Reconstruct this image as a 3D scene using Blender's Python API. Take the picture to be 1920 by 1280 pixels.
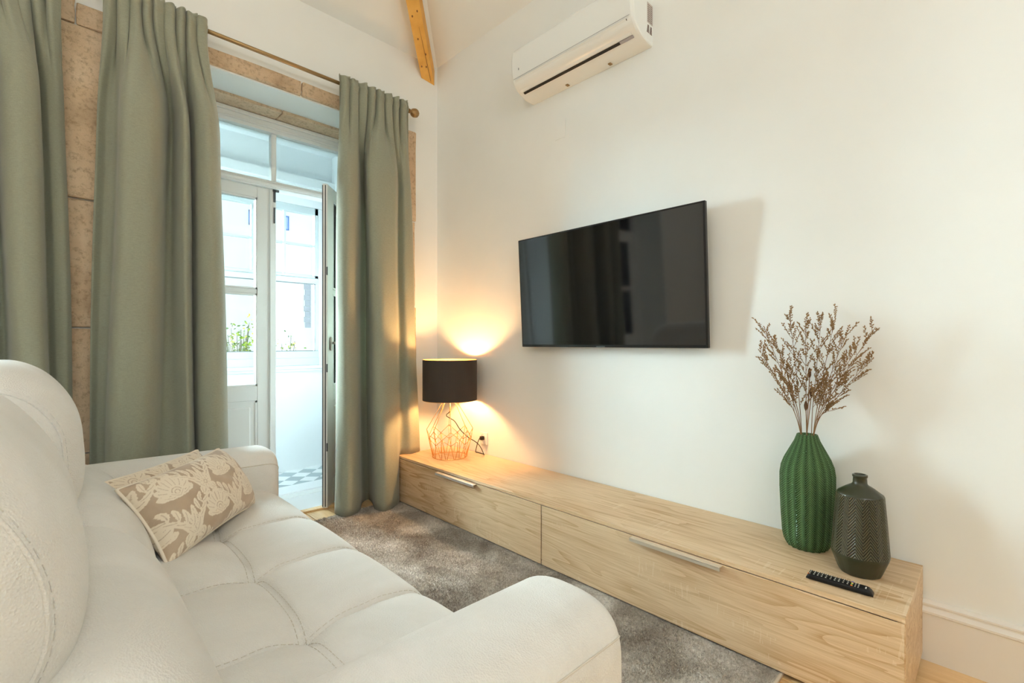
import bpy, bmesh, math, random
import numpy as np
from mathutils import Vector, Matrix

random.seed(7); rng = np.random.default_rng(7)
for o in list(bpy.data.objects): bpy.data.objects.remove(o)
SC = bpy.context.scene
COL = SC.collection
PI = math.pi

# ------------------------------------------------------------------ camera
YAW = math.radians(44.4); FPX = 887.0; HC = 1.2; CX = 960.0; CY = 643.0
cam = bpy.data.cameras.new('camera'); cam.sensor_width = 36; cam.lens = FPX/1920*36
cam.shift_y = 3/1920; cam.clip_start = 0.02; cam.clip_end = 200
co = bpy.data.objects.new('camera', cam); COL.objects.link(co)
co.location = (0, 0, HC); co.rotation_euler = (PI/2, 0, -YAW)
SC.camera = co
SC.view_settings.view_transform = 'Standard'; SC.view_settings.look = 'None'
SC.view_settings.gamma = 1; SC.view_settings.use_curve_mapping = False
SC.view_settings.exposure = 0.62
# ------------------------------------------------------------------ sky
w = bpy.data.worlds.new('sky'); SC.world = w; w.use_nodes = True
bg = w.node_tree.nodes['Background']
bg.inputs[0].default_value = (0.84, 0.95, 1.0, 1); bg.inputs[1].default_value = 1.0
SC.cycles.max_bounces = 14; SC.cycles.diffuse_bounces = 8; SC.cycles.transparent_max_bounces = 24
SC.cycles.sample_clamp_indirect = 6.0; SC.cycles.caustics_reflective = False; SC.cycles.caustics_refractive = False
SC.cycles.use_denoising = True

def light(name, kind, loc, energy, color, size=0.1, size_y=None, rot=(0,0,0), portal=False):
    l = bpy.data.lights.new(name, kind); l.energy = energy; l.color = color
    if kind == 'AREA':
        l.shape = 'RECTANGLE'; l.size = size; l.size_y = size_y or size
        if portal: l.cycles.is_portal = True
    else: l.shadow_soft_size = size
    o = bpy.data.objects.new(name, l); COL.objects.link(o); o.location = loc; o.rotation_euler = rot
    return o
# daylight sampling portal at the gallery glazing (emits nothing itself, it only guides the sky light)
light('sky_portal', 'AREA', (-0.45, 4.80, 1.80), 0, (1,1,1), 5.0, 1.45, (-PI/2, 0, 0), True)
# broad hazy daylight coming low over the courtyard
sun = bpy.data.lights.new('hazy_sun', 'SUN'); sun.energy = 112; sun.angle = math.radians(76); sun.color = (0.76, 0.93, 1.0)
so_ = bpy.data.objects.new('hazy_sun', sun); COL.objects.link(so_)
sd_ = Vector((0.47, -0.88, -0.20)).normalized(); so_.rotation_euler = sd_.to_track_quat('-Z', 'Y').to_euler(); so_.location = (-3, 9, 4)
# unseen near-neutral fill lights added behind the camera to brighten the room
light('fill_light', 'POINT', (-0.2, -2.0, 2.9), 46, (1.0, 0.99, 0.96), 0.28)
light('fill_light', 'POINT', (-1.9, 0.2, 3.1), 26, (1.0, 0.99, 0.97), 0.28)

# ------------------------------------------------------------------ projection helpers (pixel of the photo -> point on a known plane)
Fv = Vector((math.sin(YAW), math.cos(YAW), 0)); Rv = Vector((math.cos(YAW), -math.sin(YAW), 0))
def ray(px, py): return Fv + Rv*((px-CX)/FPX) + Vector((0,0,1))*((CY-py)/FPX)
def onX(px, py, X): d = ray(px, py); return Vector((0,0,HC)) + d*(X/d.x)
def onY(px, py, Y): d = ray(px, py); return Vector((0,0,HC)) + d*(Y/d.y)
def onZ(px, py, Z): d = ray(px, py); return Vector((0,0,HC)) + d*((Z-HC)/d.z)

# ------------------------------------------------------------------ object helpers
def setp(o, label=None, cat=None, group=None, kind=None):
    if label: o['label'] = label
    if cat: o['category'] = cat
    if group: o['group'] = group
    if kind: o['kind'] = kind
    return o
def link(name, me, m=None, parent=None, loc=None, smooth=False):
    if m is not None and not me.materials: me.materials.append(m)
    if smooth:
        me.polygons.foreach_set('use_smooth', [True]*len(me.polygons))
    o = bpy.data.objects.new(name, me); COL.objects.link(o)
    if parent is not None: o.parent = parent
    if loc is not None: o.location = loc
    return o
def empty(name, loc=(0,0,0), rz=0, parent=None):
    o = bpy.data.objects.new(name, None); COL.objects.link(o); o.location = loc; o.rotation_euler = (0,0,rz)
    o.empty_display_size = 0.05
    if parent is not None: o.parent = parent
    return o
def pymesh(name, v, f):
    me = bpy.data.meshes.new(name); me.from_pydata([tuple(p) for p in v], [], [tuple(q) for q in f]); me.update(); return me
def bm_mesh(name, bm):
    me = bpy.data.meshes.new(name); bmesh.ops.recalc_face_normals(bm, faces=bm.faces); bm.to_mesh(me); bm.free(); return me
def bm_box(bm, x0, x1, y0, y1, z0, z1, bev=0, seg=2, mat=0, M=None):
    vs = [bm.verts.new((x,y,z)) for x in (x0,x1) for y in (y0,y1) for z in (z0,z1)]
    fs = [bm.faces.new([vs[i] for i in q]) for q in ((0,1,3,2),(4,6,7,5),(0,4,5,1),(2,3,7,6),(0,2,6,4),(1,5,7,3))]
    for f in fs: f.material_index = mat
    if bev > 0:
        es = {e for f in fs for e in f.edges}
        r = bmesh.ops.bevel(bm, geom=list(es), offset=bev, segments=seg, affect='EDGES', profile=0.5)
        allv = {v for f in r['faces'] for v in f.verts} | {v for v in vs if v.is_valid}
        for f in r['faces']: f.material_index = mat
        vs = list(allv)
    if M is not None: bmesh.ops.transform(bm, matrix=M, verts=[v for v in vs if v.is_valid])
def box(name, x0, x1, y0, y1, z0, z1, m, parent=None, bev=0, seg=2, smooth=False):
    bm = bmesh.new(); bm_box(bm, x0, x1, y0, y1, z0, z1, bev, seg)
    return link(name, bm_mesh(name, bm), m, parent, smooth=smooth)
def boxes(name, L, m, parent=None, bev=0):
    bm = bmesh.new()
    for b in L: bm_box(bm, *b, bev=bev)
    return link(name, bm_mesh(name, bm), m, parent)
def tube_vf(pts, r, n=8, V=None, F=None, closed=False, cap=True):
    """sweep a circle of radius r (number or list) along pts"""
    if V is None: V, F = [], []
    pts = [Vector(p) for p in pts]; N = len(pts); base = len(V)
    rr = r if hasattr(r, '__len__') else [r]*N
    up = Vector((0,0,1)); prev = None
    for i, p in enumerate(pts):
        a = pts[(i-1) % N] if (closed or i > 0) else p; b = pts[(i+1) % N] if (closed or i < N-1) else p
        t = (b-a).normalized() if (b-a).length > 1e-9 else Vector((0,0,1))
        if prev is None:
            nrm = t.cross(up)
            if nrm.length < 1e-4: nrm = t.cross(Vector((1,0,0)))
        else:
            nrm = prev - t*prev.dot(t)
        nrm.normalize(); prev = nrm; bn = t.cross(nrm)
        for k in range(n):
            a2 = 2*PI*k/n; V.append(p + nrm*math.cos(a2)*rr[i] + bn*math.sin(a2)*rr[i])
    m = N if closed else N-1
    for i in range(m):
        for k in range(n):
            a0 = base + i*n + k; a1 = base + i*n + (k+1) % n
            b0 = base + ((i+1) % N)*n + k; b1 = base + ((i+1) % N)*n + (k+1) % n
            F.append((a0, a1, b1, b0))
    if cap and not closed:
        F.append(tuple(base+k for k in range(n))[::-1]); F.append(tuple(base+(N-1)*n+k for k in range(n)))
    return V, F
def tube(name, pts, r, m, parent=None, n=8, closed=False):
    V, F = tube_vf(pts, r, n, closed=closed); return link(name, pymesh(name, V, F), m, parent, smooth=True)
def lathe_me(name, prof, n=48, rad=None):
    """prof: list (r,z); rad(angle,k)-> radius factor"""
    V, F = [], []
    for k, (r, z) in enumerate(prof):
        for i in range(n):
            a = 2*PI*i/n; q = r*(rad(a, r, z) if rad else 1); V.append((q*math.cos(a), q*math.sin(a), z))
    for k in range(len(prof)-1):
        for i in range(n):
            j = (i+1) % n; F.append((k*n+i, k*n+j, (k+1)*n+j, (k+1)*n+i))
    return V, F
def catmull(P, sub, closed=False):
    P = np.array(P, float); n = len(P); out = []
    rngi = range(n) if closed else range(n-1)
    for i in rngi:
        p1, p2 = P[i], P[(i+1) % n]
        p0 = P[(i-1) % n] if (closed or i > 0) else 2*p1-p2
        p3 = P[(i+2) % n] if (closed or i < n-2) else 2*p2-p1
        for s in range(sub):
            t = s/sub
            out.append(0.5*((2*p1)+(-p0+p2)*t+(2*p0-5*p1+4*p2-p3)*t*t+(-p0+3*p1-3*p2+p3)*t**3))
    if not closed: out.append(P[-1])
    return np.array(out)

# ------------------------------------------------------------------ materials
def mat(name, col, rough=0.6, metal=0, spec=0.5, nodes=None, **kw):
    m = bpy.data.materials.new(name); m.use_nodes = True; nt = m.node_tree
    b = nt.nodes['Principled BSDF']
    b.inputs['Base Color'].default_value = (*col, 1); b.inputs['Roughness'].default_value = rough
    b.inputs['Metallic'].default_value = metal; b.inputs['Specular IOR Level'].default_value = spec
    for k, v in kw.items(): b.inputs[k.replace('_', ' ')].default_value = v
    if nodes: nodes(nt, b)
    return m
def N(nt, t, **kw):
    n = nt.nodes.new(t)
    for k, v in kw.items():
        if k.startswith('_'): setattr(n, k[1:], v)
        else: n.inputs[k].default_value = v
    return n
def coords(nt, scale=(1,1,1), rot=(0,0,0), kind='Object'):
    tc = N(nt, 'ShaderNodeTexCoord'); mp = N(nt, 'ShaderNodeMapping'); mp.inputs['Scale'].default_value = scale
    mp.inputs['Rotation'].default_value = rot
    nt.links.new(tc.outputs[kind], mp.inputs[0]); return mp.outputs[0]
def ramp(nt, fac, stops):
    r = N(nt, 'ShaderNodeValToRGB'); e = r.color_ramp.elements
    while len(e) < len(stops): e.new(0.5)
    for k, (p, c) in enumerate(stops): e[k].position = p; e[k].color = (*c, 1)
    nt.links.new(fac, r.inputs[0]); return r.outputs[0]
def noise(nt, vec, scale, detail=4, rough=0.5, dist=0):
    n = N(nt, 'ShaderNodeTexNoise', Scale=scale, Detail=detail, Roughness=rough, Distortion=dist)
    nt.links.new(vec, n.inputs['Vector']); return n.outputs['Fac']
def bump(nt, b, h, strength=0.2, dist=0.01, nrm=None):
    n = N(nt, 'ShaderNodeBump', Strength=strength, Distance=dist); nt.links.new(h, n.inputs['Height'])
    if nrm is not None: nt.links.new(nrm, n.inputs['Normal'])
    nt.links.new(n.outputs[0], b.inputs['Normal']); return n.outputs[0]
def math_n(nt, op, a, b_=None):
    n = N(nt, 'ShaderNodeMath', _operation=op)
    for i, x in enumerate((a, b_)):
        if x is None: continue
        if isinstance(x, (int, float)): n.inputs[i].default_value = x
        else: nt.links.new(x, n.inputs[i])
    return n.outputs[0]
def mix_col(nt, fac, a, b_, mode='MIX'):
    n = N(nt, 'ShaderNodeMix', _data_type='RGBA', _blend_type=mode)
    for idx, x in ((0, fac), (6, a), (7, b_)):
        if isinstance(x, (int, float)): n.inputs[idx].default_value = x
        elif isinstance(x, tuple): n.inputs[idx].default_value = (*x, 1)
        else: nt.links.new(x, n.inputs[idx])
    return n.outputs[2]

def plaster_nodes(nt, b):
    c = coords(nt); n1 = noise(nt, c, 2.2, 3); n2 = noise(nt, c, 60, 4)
    nt.links.new(ramp(nt, n1, [(0.3, (0.815,0.835,0.825)), (0.7, (0.845,0.865,0.855))]), b.inputs['Base Color'])
    bump(nt, b, n2, 0.05, 0.004)
M_wall = mat('plaster_white', (0.82,0.81,0.78), 0.75, spec=0.25, nodes=plaster_nodes)
M_white = mat('white_paint', (0.80,0.81,0.80), 0.35, spec=0.4)
M_dgrey = mat('grey_gasket', (0.06,0.065,0.07), 0.5)
M_trimw = mat('baseboard_white', (0.80,0.78,0.74), 0.4)
M_gallery = mat('gallery_white', (0.82,0.84,0.85), 0.6, spec=0.3)

def stone_nodes(nt, b):
    c = coords(nt); n1 = noise(nt, c, 3.0, 6, 0.6); n2 = noise(nt, c, 45, 5, 0.7); n3 = noise(nt, c, 14, 4, 0.6)
    c1 = ramp(nt, n1, [(0.28, (0.40,0.29,0.19)), (0.45, (0.62,0.46,0.31)), (0.72, (0.74,0.59,0.43))])
    c2 = ramp(nt, n2, [(0.3, (0.50,0.46,0.42)), (0.5, (1,1,1))])
    c3 = mix_col(nt, 0.75, c1, c2, 'MULTIPLY')
    nt.links.new(c3, b.inputs['Base Color'])
    h = math_n(nt, 'ADD', n2, math_n(nt, 'MULTIPLY', n3, 1.4)); bump(nt, b, h, 0.6, 0.012)
M_stone = mat('tan_stone', (0.6,0.45,0.3), 0.9, spec=0.15, nodes=stone_nodes)

def wood_nodes(light_c, dark_c, rough=0.42, axis_scale=(9,0.9,9), fine=(170,5,170)):
    def f(nt, b):
        c = coords(nt, axis_scale); cf = coords(nt, fine); cm = coords(nt, (2.2,0.5,2.2))
        big = noise(nt, cm, 1.3, 3, 0.5, 0.6)
        band = N(nt, 'ShaderNodeTexNoise', Scale=1.0, Detail=2.0, Roughness=0.45, Distortion=0.5); nt.links.new(c, band.inputs['Vector'])
        rings = math_n(nt, 'FRACT', math_n(nt, 'MULTIPLY', band.outputs['Fac'], 9.0))
        rings = math_n(nt, 'POWER', rings, 2.2)
        fin = noise(nt, cf, 1.0, 4, 0.6)
        k = math_n(nt, 'MULTIPLY', rings, math_n(nt, 'SUBTRACT', big, 0.28))
        k = math_n(nt, 'ADD', math_n(nt, 'MULTIPLY', k, 1.3), math_n(nt, 'MULTIPLY', math_n(nt, 'SUBTRACT', fin, 0.42), 0.8))
        k = math_n(nt, 'ADD', k, math_n(nt, 'MULTIPLY', math_n(nt, 'SUBTRACT', big, 0.42), 0.6))
        cc = ramp(nt, k, [(0.0, light_c), (0.55, dark_c)])
        # pale saw marks across the grain
        cs = coords(nt, (3, 90, 14)); sm = noise(nt, cs, 1.0, 2, 0.5); mask = noise(nt, coords(nt, (4, 2.2, 9)), 1.0, 2)
        sm = math_n(nt, 'MULTIPLY', math_n(nt, 'GREATER_THAN', sm, 0.60), math_n(nt, 'GREATER_THAN', mask, 0.58))
        cc = mix_col(nt, math_n(nt, 'MULTIPLY', sm, 0.25), cc, (0.85,0.72,0.55))
        nt.links.new(cc, b.inputs['Base Color']); bump(nt, b, fin, 0.12, 0.002)
    return f
M_oak = mat('sonoma_oak', (0.7,0.5,0.3), 0.42, spec=0.35, nodes=wood_nodes((0.73,0.545,0.355), (0.47,0.285,0.135)))
M_floor = mat('floor_wood', (0.7,0.45,0.2), 0.35, nodes=wood_nodes((0.80,0.56,0.30), (0.62,0.36,0.14)))
def pine_nodes(nt, b):
    c = coords(nt, (6,6,6)); n = noise(nt, c, 1.5, 4)
    nt.links.new(ramp(nt, n, [(0.3,(0.68,0.33,0.055)), (0.7,(0.82,0.45,0.10))]), b.inputs['Base Color'])
M_pine = mat('pine_beam', (0.75,0.4,0.1), 0.5, nodes=pine_nodes)
M_knot = mat('pine_knot', (0.22,0.09,0.02), 0.6)
M_dark = mat('shadow_black', (0.012,0.011,0.010), 0.7)
M_alu = mat('brushed_aluminium', (0.80,0.81,0.82), 0.28, 0.9)
M_alu_refl = mat('handle_oak_reflection', (0.80,0.72,0.60), 0.3, 0.6)  # aluminium handle with the oak's reflection put into its base colour

def sofa_nodes(nt, b):
    c = coords(nt); cw = coords(nt, (1,1,1))
    fine = N(nt, 'ShaderNodeTexVoronoi', Scale=260.0); nt.links.new(c, fine.inputs['Vector'])
    n1 = noise(nt, c, 130, 3, 0.6); n2 = noise(nt, c, 3.0, 5, 0.6, 0.8)
    nt.links.new(ramp(nt, n2, [(0.3, (0.69,0.68,0.65)), (0.7, (0.78,0.775,0.755))]), b.inputs['Base Color'])
    h = math_n(nt, 'ADD', math_n(nt, 'MULTIPLY', fine.outputs['Distance'], 1.2), n1); bump(nt, b, h, 0.38, 0.003)
M_sofa = mat('cream_upholstery', (0.67,0.64,0.59), 0.62, spec=0.3, nodes=sofa_nodes, Sheen_Weight=0.25)
M_stitch = mat('stitching', (0.62,0.58,0.51), 0.8)
M_sofabase = mat('sofa_base', (0.5,0.47,0.42), 0.8)

def cloth_nodes(nt, b):
    c = coords(nt, (60, 60, 900)); n1 = noise(nt, c, 1.0, 3, 0.6); c2 = coords(nt, (700, 700, 90)); n2 = noise(nt, c2, 1.0, 2)
    k = math_n(nt, 'ADD', math_n(nt, 'MULTIPLY', n1, 0.7), math_n(nt, 'MULTIPLY', n2, 0.3))
    nt.links.new(ramp(nt, k, [(0.3, (0.255,0.265,0.20)), (0.7, (0.38,0.39,0.305))]), b.inputs['Base Color'])
    bump(nt, b, k, 0.15, 0.002)
M_cloth = mat('sage_curtain', (0.3,0.33,0.25), 0.8, spec=0.15, nodes=cloth_nodes, Sheen_Weight=0.3)
_nt = M_cloth.node_tree; _o = _nt.nodes['Material Output']; _b = _nt.nodes['Principled BSDF']
_t = N(_nt, 'ShaderNodeBsdfTranslucent'); _t.inputs[0].default_value = (0.42, 0.50, 0.36, 1); _m = N(_nt, 'ShaderNodeMixShader'); _m.inputs[0].default_value = 0.10
_nt.links.new(_b.outputs[0], _m.inputs[1]); _nt.links.new(_t.outputs[0], _m.inputs[2]); _nt.links.new(_m.outputs[0], _o.inputs[0])
M_brass = mat('aged_brass', (0.34,0.22,0.10), 0.35, 0.8)
M_gold = mat('copper_wire', (0.95,0.55,0.22), 0.25, 0.85)
M_tv = mat('tv_screen', (0.002,0.002,0.003), 0.06, spec=1.0)
M_bez = mat('tv_bezel', (0.008,0.008,0.008), 0.28, spec=0.35)
M_grey = mat('logo_grey', (0.10,0.11,0.11), 0.4)
M_acw = mat('ac_plastic', (0.83,0.86,0.86), 0.25, spec=0.45)
M_acg = mat('ac_louvre_grey', (0.36,0.36,0.40), 0.5)
M_black = mat('black_plastic', (0.006,0.006,0.007), 0.35, spec=0.3)
M_cord = mat('black_cord', (0.015,0.012,0.010), 0.6)
def glass_mat(name, tint, refl=0.06):
    m = bpy.data.materials.new(name); m.use_nodes = True; nt = m.node_tree; nt.nodes.clear()
    out = N(nt, 'ShaderNodeOutputMaterial'); tr = N(nt, 'ShaderNodeBsdfTransparent'); gl = N(nt, 'ShaderNodeBsdfGlossy')
    tr.inputs[0].default_value = (*tint, 1); gl.inputs['Roughness'].default_value = 0.02
    fr = N(nt, 'ShaderNodeFresnel', IOR=1.35); mx = N(nt, 'ShaderNodeMixShader')
    nt.links.new(fr.outputs[0], mx.inputs[0]); nt.links.new(tr.outputs[0], mx.inputs[1]); nt.links.new(gl.outputs[0], mx.inputs[2])
    nt.links.new(mx.outputs[0], out.inputs[0]); return m
M_glass = glass_mat('window_glass', (0.96,0.98,0.975))

# ================================================================== SETTING
X1, Y1 = 2.396, 3.37          # television wall, door wall
XL, YB = -3.2, -3.6           # walls behind / left of the camera
ZC = 3.57; PITCH = 0.75
S = dict(kind='structure')
# floor: sub-floor with planks
fl = box('floor', XL, X1+0.05, YB, Y1+0.06, -0.10, -0.014, M_floor); setp(fl, **S)
pk = 0
x = XL
while x < X1:
    xe = min(x+0.145, X1)
    box('plank', x+0.001, xe-0.001, YB, Y1+0.05, -0.014, 0.0, M_floor, fl, bev=0.0015, seg=1)
    x += 0.145
wr = box('wall_right', X1, X1+0.12, YB, Y1+0.76, -0.1, ZC, M_wall); setp(wr, **S)
wl = box('wall_left', XL-0.12, XL, YB, Y1, -0.1, ZC, M_wall); setp(wl, **S)
wb = box('wall_back', XL-0.12, X1+0.12, YB-0.12, YB, -0.1, ZC, M_wall); setp(wb, **S)
# door wall with two openings
YO = 4.13
D1 = (0.56, 1.88); D2 = (-1.86, -0.54); ZL = 2.90
wf = boxes('wall_front', [(XL-0.12, D2[0], Y1, YO, -0.1, ZC), (D2[1], D1[0], Y1, YO, -0.1, ZC), (D1[1], X1, Y1, YO, -0.1, ZC),
      (D2[0], D2[1], Y1, YO, ZL, ZC), (D1[0], D1[1], Y1, YO, ZL, ZC)], M_wall); setp(wf, **S)
# hipped ceiling
hx = (X1-XL)/2; zr = ZC + PITCH*hx
A = (XL, YB, ZC); B = (X1, YB, ZC); Cc = (X1, Y1, ZC); Dd = (XL, Y1, ZC); R1 = (XL+hx, YB+hx, zr); R2 = (XL+hx, Y1-hx, zr)
V = [A,B,Cc,Dd,R1,R2] + [(p[0],p[1],p[2]+0.1) for p in (A,B,Cc,Dd,R1,R2)]
Fc = [(0,1,4),(1,2,5,4),(2,3,5),(3,0,4,5)]; Fc2 = [tuple(i+6 for i in q)[::-1] for q in Fc]
ce = link('ceiling', pymesh('ceiling', V, Fc+Fc2+[(0,6,7,1),(1,7,8,2),(2,8,9,3),(3,9,6,0)]), M_wall); setp(ce, **S)
# baseboards
def baseboard(name, prof, axis_len, place):
    V = []; F = []; n = len(prof)
    for t in (0, axis_len):
        for d, z in prof: V.append(place(t, d, z))
    for i in range(n):
        j = (i+1) % n; F.append((i, j, n+j, n+i))
    F.append(tuple(range(n))[::-1]); F.append(tuple(range(n, 2*n)))
    return setp(link(name, pymesh(name, V, F), M_trimw), **S)
bp = [(0,0),(0.024,0),(0.024,0.178),(0.030,0.182),(0.030,0.190),(0.024,0.196),(0.018,0.202),(0.018,0.206),(0.022,0.211),(0.022,0.217),(0.010,0.224),(0,0.226)]
baseboard('baseboard_right', bp, Y1-YB, lambda t, d, z: (X1-d, YB+t, z))
baseboard('baseboard_front', bp, X1-2.19, lambda t, d, z: (2.19+t, Y1-d, z))

# stone surround of the openings: separate blocks
def stone_block(x0, x1, y0, y1, z0, z1, parent, seed):
    bm = bmesh.new(); bm_box(bm, x0+0.003, x1-0.003, y0, y1, z0+0.004, z1-0.004, 0.008, 2)
    bmesh.ops.subdivide_edges(bm, edges=[e for e in bm.edges if e.calc_length() > 0.08], cuts=3, use_grid_fill=True)
    r = random.Random(seed)
    for v in bm.verts:
        if v.co.y < y0+0.012: v.co.y += r.uniform(-0.004, 0.006)
        v.co.x += r.uniform(-0.003, 0.003)
    return link('stone_block', bm_mesh('stone_block', bm), M_stone, parent, smooth=False)
sur = empty('trim_1', (0,0,0)); setp(sur, **S)
rows = [0.0, 0.62, 1.28, 1.955, 2.86]
sd = 1
for i in range(4):      # pillar between the openings, two stones per course
    cut = -0.26 if i % 2 else -0.20
    for a, b in ((-0.53, cut), (cut, 0.555)):
        stone_block(a, b, Y1-0.022-0.004*(sd % 3), Y1-0.001, rows[i], rows[i+1], sur, sd); sd += 1
stone_block(-0.30, 0.10, Y1-0.024, Y1-0.001, 2.86, 3.00, sur, 30); stone_block(0.10, 0.56, Y1-0.018, Y1-0.001, 2.86, 2.985, sur, 31)
rr_ = [0.0, 0.7, 1.5, 2.2, 2.945]
for i in range(4):
    stone_block(1.885, 2.165+0.01*(i % 2), Y1-0.018, Y1-0.001, rr_[i], rr_[i+1], sur, sd); sd += 1
stone_block(0.565, 1.25, Y1-0.02, Y1+0.30, 2.905, 3.012, sur, 40)   # lintel face stones
stone_block(1.25, 1.95, Y1-0.02, Y1+0.30, 2.905, 3.012, sur, 41)
# stepped soffit of the opening (second, lower lintel)
stone_block(0.565, 1.22, Y1+0.27, YO-0.27, 2.872, 2.925, sur, 42)
stone_block(1.22, 1.875, Y1+0.27, YO-0.27, 2.872, 2.925, sur, 43)

# ---------------- doors with transom
def frame_bars(bm, L, bev=0.003):
    for b in L: bm_box(bm, *b, bev=bev, seg=1)
def make_leaf(parent, w, h, loc, rz, flip, handle=False):
    """leaf hinged at local x=0, extends to +x*flip ; local y: -y faces the room"""
    f = flip
    root = empty('door_leaf', loc, rz, parent)
    st = 0.11; t = 0.019
    def X(a, b): return (min(a*f, b*f), max(a*f, b*f))
    z0, zt = 0.012, h
    L = [(*X(0, st), -t, t, z0, zt), (*X(w-st, w), -t, t, z0, zt), (*X(st, w-st), -t, t, zt-0.085, zt),
         (*X(st, w-st), -t, t, 0.775, 0.885), (*X(st, w-st), -t, t, z0, 0.20), (*X(st, w-st), -0.012, 0.012, 1.565, 1.60)]
    bm = bmesh.new(); frame_bars(bm, L)
    # glazing beads
    for (a, b, c, d) in ((st, w-st, 0.885, 1.565), (st, w-st, 1.60, zt-0.085)):
        for s_ in (-1, 1):
            ya, yb = (-0.02, -0.008) if s_ < 0 else (0.008, 0.02)
            bm_box(bm, *X(a, a+0.012), ya, yb, c, d); bm_box(bm, *X(b-0.012, b), ya, yb, c, d)
            bm_box(bm, *X(a, b), ya, yb, c, c+0.012); bm_box(bm, *X(a, b), ya, yb, d-0.012, d)
    link('leaf_frame', bm_mesh('leaf_frame', bm), M_white, root)
    bm = bmesh.new()
    bm_box(bm, *X(w, w+0.004), -0.008, -0.002, z0+0.01, zt-0.01); bm_box(bm, *X(w, w+0.003), 0.012, 0.018, z0+0.01, zt-0.01)
    link('gasket', bm_mesh('gasket', bm), M_dgrey, root)
    for (c, d) in ((0.885, 1.565), (1.60, zt-0.085)):
        g = box('pane', *X(st, w-st), -0.003, 0.003, c, d, M_glass, root)
    bm = bmesh.new(); bm_box(bm, *X(st, w-st), -0.010, 0.010, 0.20, 0.775); bm_box(bm, *X(st+0.045, w-st-0.045), -0.018, 0.018, 0.245, 0.73, bev=0.008, seg=2)
    for a, b, c, d in ((st, st+0.014, 0.20, 0.775), (w-st-0.014, w-st, 0.20, 0.775), (st, w-st, 0.20, 0.214), (st, w-st, 0.761, 0.775)):
        bm_box(bm, *X(a, b), -0.017, 0.017, c, d)
    link('bottom_panel', bm_mesh('bottom_panel', bm), M_white, root)
    # bronze hinges / bolt keeps on the free edge
    for z in (1.72, 1.02, 0.45):
        box('bolt_keep', *X(w-0.002, w+0.005), -0.021, -0.012, z-0.03, z+0.03, M_dgrey, root, bev=0.002)
    if handle:
        rose = box('handle_plate', *X(w-0.066, w-0.034), -0.034, -0.0185, 1.145, 1.245, mat('satin_nickel', (0.42,0.37,0.33), 0.35, 0.7), root, bev=0.010, seg=3, smooth=True)
        tube('lever', [(f*(w-0.05), -0.04, 1.20), (f*(w-0.05), -0.075, 1.20), (f*(w-0.056), -0.085, 1.20), (f*(w-0.075), -0.088, 1.20), (f*(w-0.11), -0.087, 1.197), (f*(w-0.15), -0.082, 1.192)],
             [0.009, 0.009, 0.010, 0.010, 0.009, 0.006], bpy.data.materials['satin_nickel'], root, 12)
    return root
def make_door(name, xc, openr):
    YD = 3.84
    d = empty(name, (xc, YD, 0)); setp(d, **S)
    H = 2.36; W = 0.60
    bm = bmesh.new()
    L = [(-W-0.055, -W, -0.05, 0.05, 0, 2.872), (W, W+0.055, -0.05, 0.05, 0, 2.872),
         (-W, W, -0.05, 0.05, H, 2.405), (-W, W, -0.058, -0.05, H+0.012, 2.395), (-W, W, -0.035, 0.035, 2.405, 2.42),
         (-W, W, -0.05, 0.05, 2.775, 2.872), (-W-0.05, W+0.05, -0.062, -0.05, 2.80, 2.815), (-W-0.05, W+0.05, -0.07, -0.05, 2.845, 2.872),
         (-0.018, 0.018, -0.03, 0.03, 2.42, 2.775), (-W, -W+0.02, -0.03, 0.03, 2.42, 2.775), (W-0.02, W, -0.03, 0.03, 2.42, 2.775), (-W, W, -0.05, 0.05, 0.0, 0.012)]
    frame_bars(bm, L, 0.003)
    link('door_frame', bm_mesh('door_frame', bm), M_white, d)
    box('transom_pane', -W+0.02, -0.018, -0.003, 0.003, 2.42, 2.775, M_glass, d)
    box('transom_pane', 0.018, W-0.02, -0.003, 0.003, 2.42, 2.775, M_glass, d)
    make_leaf(d, W-0.002, H, (-W, 0, 0), 0, 1)
    if openr: make_leaf(d, W-0.006, H-0.012, (W+0.015, -0.03, 0), math.radians(46.5), -1, True)
    else: make_leaf(d, W-0.002, H, (W, 0, 0), 0, -1)
    # astragal and top bolt on the fixed leaf
    box('astragal', -0.030, 0.012, -0.04, -0.028, 0.02, H-0.01, M_white, d, bev=0.003, seg=2)
    bm = bmesh.new(); bm_box(bm, -0.008, 0.006, -0.052, -0.04, H-0.10, H-0.01); bm_box(bm, -0.012, 0.03, -0.052, -0.038, H-0.022, H-0.006)
    bm_box(bm, -0.007, 0.004, -0.052, -0.04, H-0.26, H-0.14, bev=0.003)
    link('top_bolt', bm_mesh('top_bolt', bm), M_dgrey, d)
    return d
make_door('door_1', 1.215, True)
make_door('door_2', -1.20, False)
# marble threshold and wooden sill strip
M_marble = mat('white_marble', (0.80,0.81,0.82), 0.3)
tr = empty('trim_2', (0,0,0)); setp(tr, **S)
for k, (ya, yb, z) in enumerate(((3.455, 3.78, 0.012), (3.90, 4.02, 0.016), (4.02, 4.145, 0.006))):
    box('threshold_slab', D1[0], D1[1], ya, yb-0.003, -0.05, z, M_marble, tr, bev=0.003, seg=1)
box('threshold_slab', D2[0], D2[1], 3.44, 4.14, -0.05, 0.012, M_marble, tr, bev=0.003, seg=1)
box('wooden_strip', D1[0], D1[1], 3.395, 3.452, -0.05, 0.014, M_floor, tr, bev=0.004)

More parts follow.
